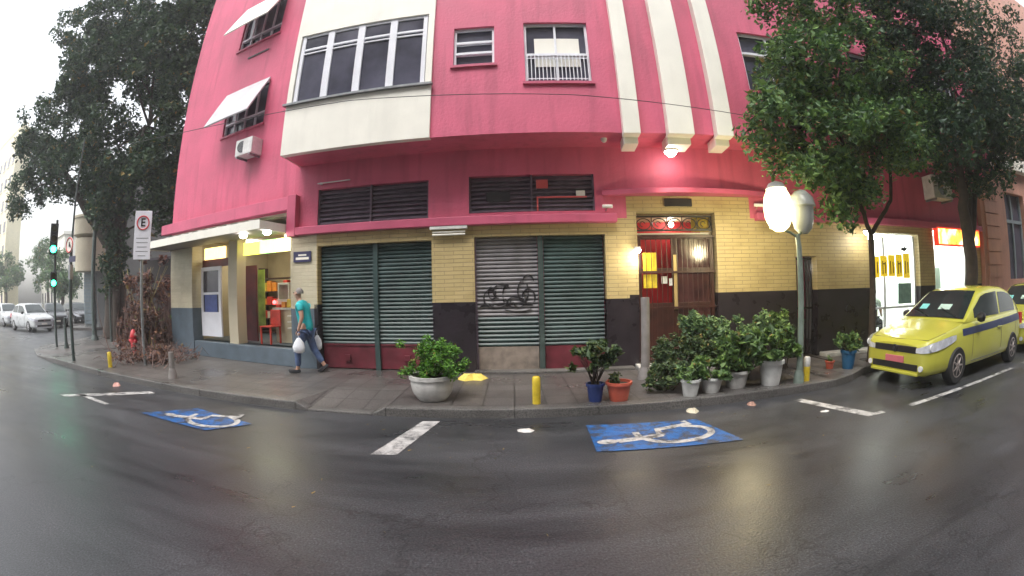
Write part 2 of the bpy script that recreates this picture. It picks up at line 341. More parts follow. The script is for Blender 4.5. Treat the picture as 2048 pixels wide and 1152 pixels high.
# ================================================================ GROUND
g_ = MB(); g_.box(-400, 400, -300, 500, -1, 0); struct(g_.build('road', ASP))
KY = [(-30, 33), (-19.5, 14.2), (-17.9, 11.0), (-16.7, 8.4), (-15.6, 7.35), (-13.8, 6.6), (-11.6, 6.2), (-8.74, 5.84), (-5.14, 5.51), (-3.1, 5.34), (-2.9, 5.33), (-1.9, 5.3), (-1.7, 5.29), (0, 5.24), (2.5, 5.2), (5.0, 5.17), (5.5, 5.3), (6.2, 5.62), (6.8, 5.68), (30, 5.4), (90, 4.8)]
def zk(x): return .02 if -3.0 < x < -1.8 else (.035 if x < -12.5 else .12)
sw = MB(); kb = MB()
for i in range(len(KY)-1):
    (x0, y0), (x1, y1) = KY[i], KY[i+1]
    d = Vector((x1-x0, y1-y0, 0)).normalized(); n = Vector((-d.y, d.x, 0))
    a0 = Vector((x0, y0, 0)); a1 = Vector((x1, y1, 0)); b0 = a0+n*.16; b1 = a1+n*.16
    za, zb = zk(x0+.001), zk(x1-.001)
    if i == 9: za, zb = .12, .03
    if i == 11: za, zb = .03, .12
    if i == 10: za = zb = .03
    kb.prism([(a0.x, a0.y, -.1), (a1.x, a1.y, -.1), (b1.x, b1.y, -.1), (b0.x, b0.y, -.1)], [(a0.x, a0.y, za+.004), (a1.x, a1.y, zb+.004), (b1.x, b1.y, zb+.004), (b0.x, b0.y, za+.004)])
    c0 = (x0, 60 if x0 < -9.7 else 7.2, .12); 
    # pavement sheet from kerb back to the building
    yb0 = max(y0+.3, 24 if x0 < -12 else 12); yb1 = max(y1+.3, 24 if x1 < -12 else 12)
    sw.quad((b0.x, b0.y, za), (b1.x, b1.y, zb), (b1.x+d.x*0, b1.y+.9, .12 if x1 > -12.5 else .05), (b0.x, b0.y+.9, .12 if x0 > -12.5 else .05))
    sw.quad((b0.x, b0.y+.9, .12 if x0 > -12.5 else .05), (b1.x, b1.y+.9, .12 if x1 > -12.5 else .05), (b1.x, 40, .12 if x1 > -12.5 else .05), (b0.x, 40, .12 if x0 > -12.5 else .05))
struct(kb.build('kerb', KRB, bevel=.015)); struct(sw.build('pavement', PAV))
# far pavement across the side street
fp = MB(); fp.prism([(-90, 28, 0), (-60, 24.5, 0), (-40, 20.9, 0), (-26, 15.2, 0), (-24, 14.2, 0), (-22, 14.6, 0), (-34, 40, 0), (-90, 60, 0)], [(x, y, .13) for x, y in [(-90, 28), (-60, 24.5), (-40, 20.9), (-26, 15.2), (-24, 14.2), (-22, 14.6), (-34, 40), (-90, 60)]])
struct(fp.build('far_pavement', PAV))
# ================================================================ ROAD MARKINGS
def marks(name, polys, label, grp='white painted parking bay lines'):
    m = MB()
    for p in polys: m.poly([(x, y, .004) for x, y in p])
    return struct(m.build(name, RWH))
marks('parking_line', [[(-7.75, 4.12), (-7.5, 4.08), (-6.1, 5.3), (-6.35, 5.38)], [(-7.45, 4.36), (-6.25, 4.2), (-6.25, 4.29), (-7.3, 4.45)]], '')
marks('parking_line', [[(-1.46, 3.9), (-1.19, 3.93), (-.94, 5.12), (-1.16, 5.11)]], '')
marks('parking_line', [[(3.86, 4.87), (4.03, 4.89), (4.42, 3.76), (4.57, 3.75), (4.57, 3.66), (4.24, 3.68)]], '')
marks('parking_line', [[(5.12, 3.6), (8.9, 3.6), (8.9, 3.69), (5.12, 3.7)], [(9.6, 3.6), (15, 3.6), (15, 3.7), (9.6, 3.7)]], '')
def wheelchair(cx, cy, sc):
    m = MB()
    P = lambda s_, t_: (cx-t_*sc, cy+s_*sc*.62)
    m.poly([(*P(-.08+.085*math.cos(a), .44+.085*math.sin(a)), .012) for a in [2*math.pi*k/16 for k in range(16)]])
    m.stroke([P(-.09, .36), P(-.05, .15), P(0, -.03)], .11, .0125)
    m.stroke([P(-.05, .17), P(.2, .17)], .08, .012)
    m.stroke([P(-.01, -.02), P(.22, -.03), P(.34, -.36), P(.47, -.32)], .095, .0122)
    m.stroke([P(-.02+.3*math.cos(a), -.16+.3*math.sin(a)) for a in [R(100+k*12) for k in range(21)]], .085, .0124)
    return m
for (pts, cx, cy, sc) in [([(.80, 3.95), (2.38, 3.8), (2.2, 4.68), (.84, 4.82)], 1.56, 4.26, 1.35), ([(-5.25, 4.2), (-3.75, 4.02), (-3.3, 4.5), (-4.6, 4.85)], -4.15, 4.42, 1.35)]:
    m = MB(); m.poly([(x, y, .008) for x, y in pts]); o = struct(m.build('blue_parking_panel', RBL))
    wheelchair(cx, cy, sc).build('wheelchair_symbol', RWH, o)

# ================================================================ PINK BUILDING
pb = thing('apartment_building', 'pink apartment building with a white enclosed balcony and yellow brick ground floor', 'building', (0, 8, 0))
hA = [(-3.93, -1.5, .0, 2.62), (-.69, 1.76, .0, 2.65)]
hB = [(2.38, 3.97, .0, 3.06), (5.78, 6.33, .0, 2.2), (7.9, 9.75, .0, 2.73), (10.4, 12.35, .0, 2.9)]
hC = [(-8.42, -4.62, .0, 3.05)]
m = MB(); wall(m, A, 0, -4.02, 2.2, 0, 1.44, hA); wall(m, B, 0, 2.2, 12.8, 0, 1.5, hB); m.build('black_tile_base', BLK, pb)
m = MB(); wall(m, A, 0, -4.55, -4.02, 0, 1.36); wall(m, C, 0, -9.6, -4.5, 0, 1.36, hC, .35); m.build('grey_painted_base', BLG, pb)
m = MB(); wall(m, A, 0, -3.95, 2.2, 1.44, 2.95, hA); wall(m, B, 0, 2.2, 4.75, 1.5, 3.4, hB); wall(m, B, 0, 4.75, 12.8, 1.5, 2.95, hB); m.build('yellow_brick_wall', YB, pb)
m = MB(); wall(m, A, 0, -4.55, -3.95, 1.36, 2.95); wall(m, C, 0, -9.6, -4.5, 1.36, 3.4, hC, .35); m.build('cream_brick_wall', YBP, pb)
lv = [(-3.95, -1.56, 3.05, 3.8), (-.78, 1.6, 3.1, 3.82)]
wC = [(-7.45, -5.83, 8.4, 9.95), (-7.45, -5.83, 5.75, 7.0)]
m = MB(); wall(m, A, 0, -4.55, 2.2, 2.95, 4.36, lv, .2); wall(m, B, 0, 2.2, 4.75, 3.4, 4.36); wall(m, B, 0, 4.75, 12.8, 2.95, 4.36); m.build('lower_pink_wall', PINK, pb)
m = MB(); wall(m, C, 0, -9.6, -4.5, 3.4, 16, wC, .2)
m.quad((-9.6, 9.27, 0), (-9.6, 9.27, 16), (-9.9, 20, 16), (-9.9, 20, 0)); m.quad((12.8, 6.43, 0), (12.8, 20, 0), (12.8, 20, 16), (12.8, 6.43, 16))
m.quad((-9.9, 20, 0), (-9.9, 20, 16), (12.8, 20, 16), (12.8, 20, 0)); m.poly([(-9.6, 9.27, 16), (-4.5, 8, 16), (2.2, 7.75, 16), (12.8, 6.43, 16), (12.8, 20, 16), (-9.9, 20, 16)])
m.build('left_pink_wall', PINK, pb)
OV = .82
uw = [(-.97, -.2, 5.8, 6.7), (.36, 1.57, 5.37, 6.75)]
uw2 = [(4.75, 6.1, 5.35, 6.75), (7.6, 9.3, 5.35, 6.75), (10.2, 11.6, 5.35, 6.75), (4.75, 6.1, 8.4, 9.8), (7.6, 9.3, 8.4, 9.8)]
m = MB(); wall(m, A, OV, -1.36, 2.168, 4.36, 16, uw, .18); wall(m, B, OV, 2.238, 12.8, 4.36, 16, uw2, .18)
m.quad(A.at(-4.45, OV, 4.36), A.at(-4.45, OV, 16), A.at(-4.45, 0, 16), A.at(-4.45, 0, 4.36)); m.quad(B.at(12.8, OV, 4.36), B.at(12.8, 0, 4.36), B.at(12.8, 0, 16), B.at(12.8, OV, 16))
m.build('upper_pink_wall', PINK, pb)
m = MB(); m.quad(A.at(-4.45, OV, 4.36), A.at(-4.45, 0, 4.36), A.at(2.2, 0, 4.36), A.at(2.168, OV, 4.36)); m.quad(B.at(2.238, OV, 4.362), B.at(2.2, 0, 4.362), B.at(12.8, 0, 4.362), B.at(12.8, OV, 4.362)); m.build('soffit', PINK, pb)
# ledges
m = MB(); m.sbox(A, -4.42, 1.98, -.02, .16, 2.86, 3.02); m.sbox(A, -4.62, -4.40, -.02, .17, 2.84, 3.72); m.build('ledge', PINKD, pb, bevel=.01)
m = MB(); m.sbox(C, -10.0, -4.55, -.02, .16, 3.42, 3.7); m.build('ledge', PINKD, pb, bevel=.01)
m = MB()
for i in range(10):
    x0 = 1.75+3.4*i/10; x1 = 1.75+3.4*(i+1)/10; bow = lambda x: .12+.22*math.sin(math.pi*(x-1.75)/3.4)
    gg = lambda x: A if x < 2.2 else B
    m.prism([B.at(x0, bow(x0), 3.38), B.at(x1, bow(x1), 3.38), B.at(x1, -.02, 3.38), B.at(x0, -.02, 3.38)], [B.at(x0, bow(x0), 3.47), B.at(x1, bow(x1), 3.47), B.at(x1, -.02, 3.55), B.at(x0, -.02, 3.55)])
m.build('door_canopy_ledge', PINKD, pb)
m = MB(); m.sbox(B, 4.85, 12.8, -.02, .16, 2.9, 3.05); m.build('ledge', PINKD, pb, bevel=.01)
# white vertical fins
fins = [(2.10, 2.40), (2.90, 3.38), (3.82, 4.14)]
for (a, b_) in fins:
    m = MB(); m.sbox(B, a, b_, OV-.02, OV+.2, 4.28, 16); m.sbox(B, a+.02, b_-.02, .35, OV-.02, 4.16, 4.355); m.build('white_fin', WHT, pb, bevel=.008)
# balcony
bal = MB(); wall(bal, A, OV+.05, -4.42, -1.36, 4.35, 16, [(-4.3, -1.48, 5.45, 7.12), (-4.3, -1.48, 8.5, 10.2)], .15)
bal.quad(A.at(-1.36, OV+.05, 4.35), A.at(-1.36, OV-.1, 4.35), A.at(-1.36, OV-.1, 16), A.at(-1.36, OV+.05, 16)); bal.quad(A.at(-4.42, OV+.05, 4.35), A.at(-4.42, OV+.05, 16), A.at(-4.42, 0, 16), A.at(-4.42, 0, 4.35))
bal.quad(A.at(-4.42, OV+.05, 4.352), A.at(-4.42, OV-.1, 4.352), A.at(-1.36, OV-.1, 4.352), A.at(-1.36, OV+.05, 4.352))
balo = bal.build('balcony', WHT, pb)
for z0 in (5.45, 8.5):
    m = MB(); m.sbox(A, -4.47, -1.33, OV+.045, OV+.12, z0-.045, z0); m.build('sill', STL, balo)
    H_ = 1.67; zt = z0+H_*.76
    m = MB(); W0, W1 = -4.28, -1.5
    for k in range(5):
        x = W0+(W1-W0)*k/4; w = .075 if 0 < k < 4 else .085
        m.sbox(A, x-w if k else x, x+(w if k < 4 else 0), OV-.06, OV+.02, z0, z0+H_)
    for z, t in ((z0, .05), (zt, .05), (z0+H_-.06, .06), (zt-.09, .03)): m.sbox(A, W0, W1, OV-.05, OV+.012, z, z+t)
    w_ = m.build('window', WFR, pb, bevel=.004)
    for k in range(4):
        m = MB(); m.sbox(A, W0+(W1-W0)*k/4+.05, W0+(W1-W0)*(k+1)/4-.05, OV-.03, OV-.02, z0+.03, z0+H_-.03); m.build('pane', GLS, w_)
    # curtain-side frames seen beside the panes
def window(g, off, x0, x1, z0, z1, bars, parent=pb, frame=WFR, glass=GLS, vert=()):
    m = MB(); t = .045
    m.sbox(g, x0, x1, off-.12, off-.06, z0, z0+t); m.sbox(g, x0, x1, off-.12, off-.06, z1-t, z1)
    m.sbox(g, x0, x0+t, off-.118, off-.062, z0+t, z1-t); m.sbox(g, x1-t, x1, off-.118, off-.062, z0+t, z1-t)
    for b_ in bars: m.sbox(g, x0+t, x1-t, off-.13, off-.04, b_-.025, b_+.025)
    for v in vert: m.sbox(g, v-.02, v+.02, off-.115, off-.065, z0+t, z1-t)
    w_ = m.build('window', frame, parent)
    m = MB(); m.sbox(g, x0+.01, x1-.01, off-.15, off-.14, z0+.01, z1-.01); m.build('pane', glass, w_)
    m = MB(); m.sbox(g, x0-.05, x1+.05, off-.02, off+.05, z0-.05, z0); m.build('sill', PINKD, w_)
    return w_
window(A, OV, -.97, -.2, 5.8, 6.7, [6.1, 6.35])
w2 = window(A, OV, .36, 1.57, 5.37, 6.75, [6.0], vert=[.95])
m = MB()
for k in range(17): m.sbox(A, .40+k*.07, .415+k*.07, OV-.03, OV-.012, 5.42, 5.98)
for z in (5.45, 5.9): m.sbox(A, .38, 1.55, OV-.035, OV-.03, z, z+.02)
m.build('window_grille', WFR, w2)
m = MB(); m.sbox(A, .55, 1.4, OV-.1, OV-.085, 5.75, 6.4); m.build('white_laundry', WHT, w2)
for (a, b_, c, d) in uw2: window(B, OV, a, b_, c, d, [c+.9], vert=[(a+b_)/2])
for k, (a, b_, c, d) in enumerate(wC):
    w_ = window(C, 0, a, b_, c, d, [c+.35], vert=[a+.4, a+.8, a+1.2])
    m = MB(); o1 = .62; zb = c+.28 if k == 0 else c+.12
    m.prism([C.at(a-.05, .02, d-.03), C.at(b_+.05, .02, d-.03), C.at(b_+.05, o1, zb), C.at(a-.05, o1, zb)], [C.at(a-.05, .04, d), C.at(b_+.05, .04, d), C.at(b_+.05, o1+.02, zb+.03), C.at(a-.05, o1+.02, zb+.03)])
    m.build('awning_panel', WHT if k == 0 else mat('pale_grey_panel', (.5, .5, .52), .5, .1), w_)
for (y, z) in ((10.2, 4.6), (10.6, 7.4)):
    m = MB(); m.box(-9.86, -9.6, y, y+1.3, z, z+1.4); m.build('side_shutter', WHT, pb)
m = MB(); m.sbox(C, -6.9, -6.1, .01, .03, 7.95, 7.99); m.build('wall_vent', IRON, pb)
# louvers
for li, (a, b_, c, d) in enumerate(lv):
    m = MB(); m.sbox(A, a, b_, -.2, -.14, c, d); n = 8
    for k in range(n):
        z = c+.02+(d-c-.04)*k/n; h = (d-c-.04)/n
        m.prism([A.at(a+.03, -.11, z+h*.75), A.at(b_-.03, -.11, z+h*.75), A.at(b_-.03, -.05, z), A.at(a+.03, -.05, z)], [A.at(a+.03, -.11, z+h*.85), A.at(b_-.03, -.11, z+h*.85), A.at(b_-.03, -.05, z+h*.12), A.at(a+.03, -.05, z+h*.12)])
    for x in (a, (a+b_)/2-.015, b_-.03): m.sbox(A, x, x+.03, -.14, -.03, c, d)
    lo = m.build('louver', LOU, pb)
    if li == 1:
        q = MB(); q.sbox(A, .5, .72, -.04, -.02, 3.55, 3.72); q.sbox(A, .5, 1.45, -.04, -.02, 3.36, 3.39); q.sbox(A, .5, .53, -.04, -.02, 3.1, 3.36); q.build('red_frame', mat('red_sticker', (.5, .08, .08), .5, .1), lo)
        q = MB(); q.sbox(A, -.45, .0, -.05, -.03, 3.32, 3.5); q.build('dark_vent', IRON, lo)
        q = MB(); q.sbox(A, 1.25, 1.42, -.05, -.03, 3.38, 3.5); q.build('paper_label', PLW, lo)
# roller shutters
def shutter(x0, x1, z0, z1, m_, name='roller_shutter'):
    m = MB(); pr = []; h = .075; n = int((z1-z0)/h); h = (z1-z0)/n
    for k in range(n):
        z = z0+k*h; pr += [(-.16, z), (-.13, z+.25*h), (-.125, z+.55*h), (-.145, z+.88*h), (-.17, z+.93*h)]
    pr.append((-.16, z1))
    m.grid([[A.at(x0, o_, z) for o_, z in pr], [A.at(x1, o_, z) for o_, z in pr]])
    return m.build(name, m_, pb)
def guide(x, z1, m_=DST, w=.05): m = MB(); m.sbox(A, x-w, x+w, -.2, -.08, .12, z1); m.build('shutter_guide', m_, pb)
shutter(-3.9, -2.72, .62, 2.62, SHG); shutter(-2.62, -1.53, .62, 2.62, SHG); guide(-2.67, 2.62, SHG, .05)
for (a, b_) in ((-3.9, -2.72), (-2.62, -1.53)):
    m = MB(); m.sbox(A, a, b_, -.18, -.14, .14, .62); m.sbox(A, a, b_, -.19, -.12, .6, .64); m.sbox(A, a+.5, a+.62, -.13, -.09, .3, .42); m.build('shutter_base_panel', MAR, pb, bevel=.004)
shg = shutter(-.66, .48, 1.15, 2.65, SHW); shutter(-.66, .48, .58, 1.15, SHG); shutter(.6, 1.73, .58, 2.65, SHG); guide(.54, 2.65, DST, .05); guide(-.68, 2.65, LOU, .02)
m = MB(); m.sbox(A, -.66, .48, -.18, -.14, .14, .58); m.build('shutter_base_panel', BEI, pb)
m = MB(); m.sbox(A, .6, 1.73, -.18, -.14, .14, .58); m.build('shutter_base_panel', MAR, pb)
m = MB()   # graffiti scribbles sprayed over the slats
for cx, cz, rx, rz, a0, a1 in [(-.42, 1.5, .12, .16, 0, 300), (-.3, 1.42, .2, .09, 180, 400), (-.1, 1.55, .08, .2, 60, 330), (.05, 1.42, .15, .1, 0, 260), (.2, 1.62, .1, .2, 100, 400), (.3, 1.5, .12, .16, -40, 200), (-.5, 1.32, .12, .05, 0, 180), (.1, 1.3, .25, .05, 180, 350), (.3, 1.8, .1, .12, 0, 200), (-.2, 1.62, .16, .14, 20, 250), (.12, 1.48, .12, .16, 200, 420), (-.38, 1.6, .07, .12, 90, 380), (0, 1.36, .38, .04, 0, 170)]:
    m.tube([A.at(cx+rx*math.cos(R(a0+(a1-a0)*k/14)), -.118, cz+rz*math.sin(R(a0+(a1-a0)*k/14))) for k in range(15)], [.006+.012*abs(math.sin(k*.5)) for k in range(15)], 5)
m.build('graffiti', IRON, shg)
# doorway with gate
m = MB(); m.sbox(B, 2.38, 3.97, -.9, -.86, .2, 3.0); m.build('lobby_wall', REDI, pb)
m = MB(); m.sbox(B, 2.38, 2.42, -.9, -.25, .2, 3.0); m.sbox(B, 3.93, 3.97, -.9, -.25, .2, 3.0); m.sbox(B, 2.38, 3.97, -.9, -.25, .1, .2); m.sbox(B, 2.38, 3.97, -.9, -.25, 3.0, 3.05); m.build('lobby_reveal', CRM, pb)
m = MB()
for x0, x1 in ((2.4, 2.47), (3.08, 3.2), (3.86, 3.95)): m.sbox(B, x0, x1, -.24, -.16, .2, 2.62)
for z, t in ((.2, .25), (1.25, .08), (1.93, .07), (2.56, .09)): m.sbox(B, 2.47, 3.88, -.235, -.165, z, z+t)
m.sbox(B, 2.47, 3.08, -.22, -.18, .45, 1.25); m.sbox(B, 3.2, 3.88, -.22, -.18, .45, 1.0)
door = m.build('entrance_door', BRN, pb, bevel=.004)
m = MB(); m.sbox(B, 3.2, 3.88, -.205, -.195, 1.0, 2.58); m.build('door_glass', mat('smoked_glass', (.07, .028, .028), .12, .5, 3), door)
m = MB(); m.sbox(B, 3.1, 3.18, -.14, -.12, 1.2, 2.25); m.build('pull_handle', mat('brass', (.6, .45, .2), .35, .1, metal=.5), door)
m = MB(); m.sbox(B, 2.5, 2.78, -.17, -.16, 1.95, 2.3); m.sbox(B, 2.5, 2.78, -.17, -.16, 1.62, 1.88); m.build('notice_sheet', YEL, door)
m = MB(); m.sbox(B, 2.86, 2.98, -.17, -.16, 1.7, 1.84); m.sbox(B, 3.01, 3.07, -.158, -.15, 1.66, 1.8); m.build('notice_sheet', PLW, door)
m = MB()
for z in (2.72, 2.99): m.sbox(B, 2.4, 3.95, -.2, -.16, z, z+.03)
for k in range(5):
    x = 2.55+k*.31
    m.tube([B.at(x+.14*math.cos(t), -.18, 2.86+.11*math.sin(t)) for t in [R(20*q) for q in range(19)]], .011, 5)
    m.tube([B.at(x+.05*math.cos(t)-.02, -.18, 2.86+.05*math.sin(t)) for t in [R(30*q) for q in range(10)]], .009, 5)
for k in range(6): m.tube([B.at(2.4+k*.31, -.18, 2.72), B.at(2.4+k*.31, -.18, 3.0)], .01, 5)
m.build('iron_transom', IRON, door)
gt = MB()
for k in range(15):
    x = 2.45+k*.103; gt.tube([B.at(x, -.1, .22), B.at(x, -.1, 2.6)], .008, 5)
for z in (.24, 1.22, 1.9, 2.58): gt.sbox(B, 2.4, 3.95, -.115, -.085, z, z+.035)
gt.build('iron_gate', BRN, door)
m = MB(); m.sbox(B, 2.4, 3.95, -.5, -.3, 2.66, 2.70); m.build('white_lintel', WHT, pb)
m = MB()
for k in range(3): m.sbox(B, 3.55, 3.95, -.3, -.29, 2.72, 3.0)
m.build('yellow_panel', YEL, door)
m = MB(); m.ball(B.at(3.2, -.55, 2.9), .055); m.build('ceiling_lamp', LAMPW, pb, smooth=True)
# doorstep and house number plate
m = MB(); m.sbox(B, 2.3, 4.2, 0.0, .45, .12, .2); m.build('doorstep', CONC, pb, bevel=.01)
m = MB(); m.sbox(A, -.72, 2.25, .0, .22, .12, .17); m.build('threshold', KRB, pb, bevel=.01)
m = MB(); m.sbox(B, 6.4, 7.85, 0.0, .3, .12, .2); m.build('threshold', CONC, pb, bevel=.01)
m = MB(); m.sbox(B, 2.95, 3.5, .003, .04, 3.17, 3.32); m.build('dark_plate', IRON, pb)
# narrow gate to a green passage
m = MB(); m.sbox(B, 5.78, 6.33, -1.6, -1.55, .12, 2.2); m.build('passage_back', DST, pb)
m = MB()
for k in range(7): m.sbox(B, 5.81+k*.08, 5.825+k*.08, -.2, -.18, .15, 2.15)
for z in (.15, 1.1, 2.13): m.sbox(B, 5.8, 6.31, -.205, -.175, z, z+.04)
m.build('narrow_gate', IRON, pb)
m = MB(); m.ball(B.at(6.05, -.8, 2.0), .06); m.build('passage_lamp', LAMPW, pb, smooth=True)
# lit shops on the right: two rooms behind openings
def room(g, x0, x1, z0, z1, depth, wm, fm, lamp, nl=2, e1=.2):
    m = MB(); i = -depth; e = .2
    m.sbox(g, x0-e, x1+e1, i-.05, i, z0, z1+.1); m.sbox(g, x0-e-.05, x0-e, i, -.26, z0, z1+.1); m.sbox(g, x1+e1, x1+e1+.05, i, -.26, z0, z1+.1)
    m.sbox(g, x0-e, x1+e1, i, -.26, z1+.1, z1+.15); m.build('shop_interior', wm, pb)
    m = MB(); m.sbox(g, x0-e, x1+e1, i, -.26, z0-.05, z0); m.build('shop_floor', fm, pb)
    for k in range(nl):
        x = x0+(x1-x0)*(k+.5)/nl
        m = MB(); m.sbox(g, x-.3, x+.3, i*.65, i*.35, z1+.05, z1+.09); m.build('ceiling_lamp', lamp, pb)
LAMPI = mat('lit_shop_ceiling', (1, 1, 1), .5, 0, emit=(.93, 1, .95), es=13)
room(B, 7.9, 9.75, .15, 2.73, 2.6, WIN, CONC, LAMPI)
room(B, 10.4, 12.35, .15, 2.9, 2.6, wm=WIN, fm=CONC, lamp=LAMPI, e1=.02)
m = MB()
for x in (7.92, 8.5, 9.66): m.sbox(B, x, x+.06, -.2, -.14, .15, 2.7)
m.sbox(B, 7.92, 9.72, -.2, -.14, 1.0, 1.05)
wf = m.build('shop_window', WFR, pb)
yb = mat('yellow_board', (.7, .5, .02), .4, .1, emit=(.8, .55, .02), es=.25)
for k in range(5):
    m = MB(); m.sbox(B, 8.1+k*.28, 8.34+k*.28, -.135, -.12, 1.72+.03*math.sin(k), 2.2+.02*k); b1 = m.build('yellow_board', yb, wf)
    m = MB(); x = 8.12+k*.28
    for (a, b_, c, d) in [(.04, .07, 1.8, 2.1), (.13, .16, 1.82, 2.08), (.06, .15, 2.02, 2.05)][:2+k % 2]: m.sbox(B, x+a, x+b_, -.119, -.115, c, d)
    m.build('dark_lettering', mat('brown_lettering', (.1, .04, .01), .5, .1), b1)
m = MB(); bp = [(0, .0), (.06, .05), (.12, .03), (.2, .14), (.19, .03), (.27, .05), (.2, -.03), (.12, -.05), (.05, -.03)]
m.prism([B.at(9.15+x, -.13, 2.38+z) for x, z in bp], [B.at(9.15+x, -.12, 2.38+z) for x, z in bp]); m.build('bird_decal', IRON, wf)
m = MB(); m.sbox(B, 9.0, 9.5, -.135, -.12, 1.1, 1.58); po = m.build('teal_poster', mat('teal_print', (.25, .42, .4), .5, .2, 9), wf)
m = MB(); m.sbox(B, 7.95, 8.05, -.13, -.1, 1.2, 2.1); m.build('red_banner', REDI, wf)
m = MB(); m.sbox(B, 10.43, 10.47, -.5, -.3, .2, 2.46); m.build('pink_door_leaf', mat('pink_panel', (.7, .45, .62), .4, .1), pb)
m = MB(); m.sbox(B, 10.95, 11.35, -1.2, -1.1, .2, 1.9); m.sbox(B, 11.8, 12.2, -1.4, -1.3, .2, 2.0); m.build('shop_display_panel', mat('pale_green_panel', (.3, .42, .34), .5, .2, 4), pb)
# left corner shop
room(C, -8.42, -4.62, .5, 3.05, 3.2, mat('khaki_wall', (.36, .3, .18), .6, .15, 2), BLG, mat('dim_shop_ceiling', (1, 1, 1), .5, 0, emit=(1, .95, .8), es=6), 2)
m = MB(); m.sbox(C, -8.35, -6.65, -.4, -.32, 2.42, 2.62); m.build('maroon_fascia', MAR, pb)
m = MB(); m.sbox(C, -7.35, -6.65, -.9, -.85, .5, 2.42); m.build('maroon_partition', MAR, pb)
m = MB(); m.sbox(C, -8.42, -4.62, -.5, -.02, .12, .5); m.build('shop_step', BLG, pb, bevel=.01)
m = MB(); m.sbox(C, -6.95, -6.6, -.45, -.15, .5, 3.05); m.build('shop_pillar', YBP, pb)
m = MB(); m.sbox(C, -8.32, -8.22, -.3, -.25, .62, 2.42); m.sbox(C, -7.5, -7.4, -.3, -.25, .62, 2.42); m.sbox(C, -8.22, -7.5, -.3, -.25, 2.32, 2.42); m.sbox(C, -8.22, -7.5, -.3, -.25, .62, 1.25); m.sbox(C, -8.22, -7.5, -.3, -.25, 1.7, 1.76)
wd = m.build('white_shop_door', WFR, pb)
m = MB(); m.sbox(C, -8.22, -7.5, -.28, -.27, 1.25, 2.35); m.build('door_glass', GLS, wd)
m = MB(); m.sbox(C, -8.15, -7.58, -.265, -.255, 1.22, 1.7); m.build('blue_poster', mat('blue_print', (.06, .09, .28), .5, .2, 10), wd)
m = MB(); pr = []
for k in range(34):
    z = 1.3+k*.05; pr += [(-1.6, z), (-1.57, z+.02), (-1.57, z+.035)]
m.grid([[C.at(-6.0, o_, z) for o_, z in pr], [C.at(-4.5, o_, z) for o_, z in pr]]); m.build('red_roller_shutter', REDI, pb)
sg = [(-8.2, -7.3, (1, .75, .25)), (-6.5, -5.9, (.9, .85, .1)), (-5.9, -5.4, (.35, .8, .25)), (-5.35, -4.75, (1, .85, .3))]
for k, (a, b_, c_) in enumerate(sg):
    m = MB(); m.sbox(C, a, b_, -.35, -.28, 2.62, 2.92); m.build('lit_menu_sign', mat('lit_menu_%s' % 'abcd'[k], c_, .5, .3, 6, emit=c_, es=1.3), pb)
# counter with shelves
def counter():
    t = thing('shop_counter', 'beige food counter with white shelves inside the corner shop', 'counter', C.at(-5.3, -1.2, .5))
    m = MB(); m.sbox(C, -6.0, -4.75, -1.5, -.9, .5, 1.3); m.build('counter_body', CRM, t, bevel=.01)
    m = MB(); m.sbox(C, -6.05, -4.7, -1.55, -.85, 1.3, 1.35); m.build('counter_top', PLW, t)
    for z in (1.0, 1.14, .85): 
        m = MB(); m.sbox(C, -5.5, -5.0, -.9, -.8, z, z+.03); m.build('price_strip', WHT, t)
counter()
def machine():
    t = thing('white_machine', 'white boxy juice machine on the shop counter, with a red glow added for a vehicle reflection', 'machine', C.at(-5.8, -1.1, 1.35))
    m = MB(); m.sbox(C, -6.0, -5.5, -1.3, -.95, 1.35, 1.55); m.sbox(C, -5.95, -5.9, -1.3, -.95, 1.55, 1.9); m.sbox(C, -5.6, -5.55, -1.3, -.95, 1.55, 1.9); m.sbox(C, -5.95, -5.55, -1.3, -.95, 1.9, 1.95); m.build('machine_body', PLW, t, bevel=.01)
    m = MB(); m.ball(C.at(-6.05, -.93, 1.48), .05); m.build('red_reflection_glow', mat('glowing_red_reflection', (1, .1, .1), .5, 0, emit=(1, .05, .05), es=5), t)  # glowing ball added to imitate the red reflection of a vehicle
machine()
pk = [mat('packet_red', (.6, .05, .03), .4, .2, 9), mat('packet_orange', (.7, .25, .03), .4, .2, 9), mat('packet_yellow', (.7, .5, .05), .4, .2, 9), mat('packet_white', (.65, .62, .55), .4, .2, 9)]
def shelf():
    t = thing('display_shelf', 'tall wooden shelf of coloured goods at the back of the corner shop', 'shelf', C.at(-7.3, -2.6, .5))
    for z in (.55, .95, 1.35, 1.75, 2.15): m = MB(); m.sbox(C, -8.3, -6.3, -2.9, -2.5, z, z+.03); m.build('shelf_board', BRN, t)
    for x in (-8.32, -6.32): m = MB(); m.sbox(C, x, x+.03, -2.9, -2.5, .5, 2.5); m.build('side_panel', BRN, t)
shelf()
ORD = ['first', 'second', 'third', 'fourth', 'fifth', 'sixth', 'seventh', 'eighth']; CN = ['red', 'orange', 'yellow', 'white']
for q in range(3):
    for k in range(8):
        x = -8.2+k*.235; z = .98+.4*q; h = random.uniform(.18, .32); ci = (k*3+q*5+k//2) % 4
        m = MB(); m.sbox(C, x, x+.18, -2.75, -2.52, z+.002, z+h); tag(m.build('packet', pk[ci], loc=C.at(x, -2.6, z), bevel=.01), '%s packet, %s from the left on the %s row of the corner shop shelf' % (CN[ci], ORD[k], ['lowest', 'middle', 'top'][q]), 'packet', 'packets on the corner shop shelf')
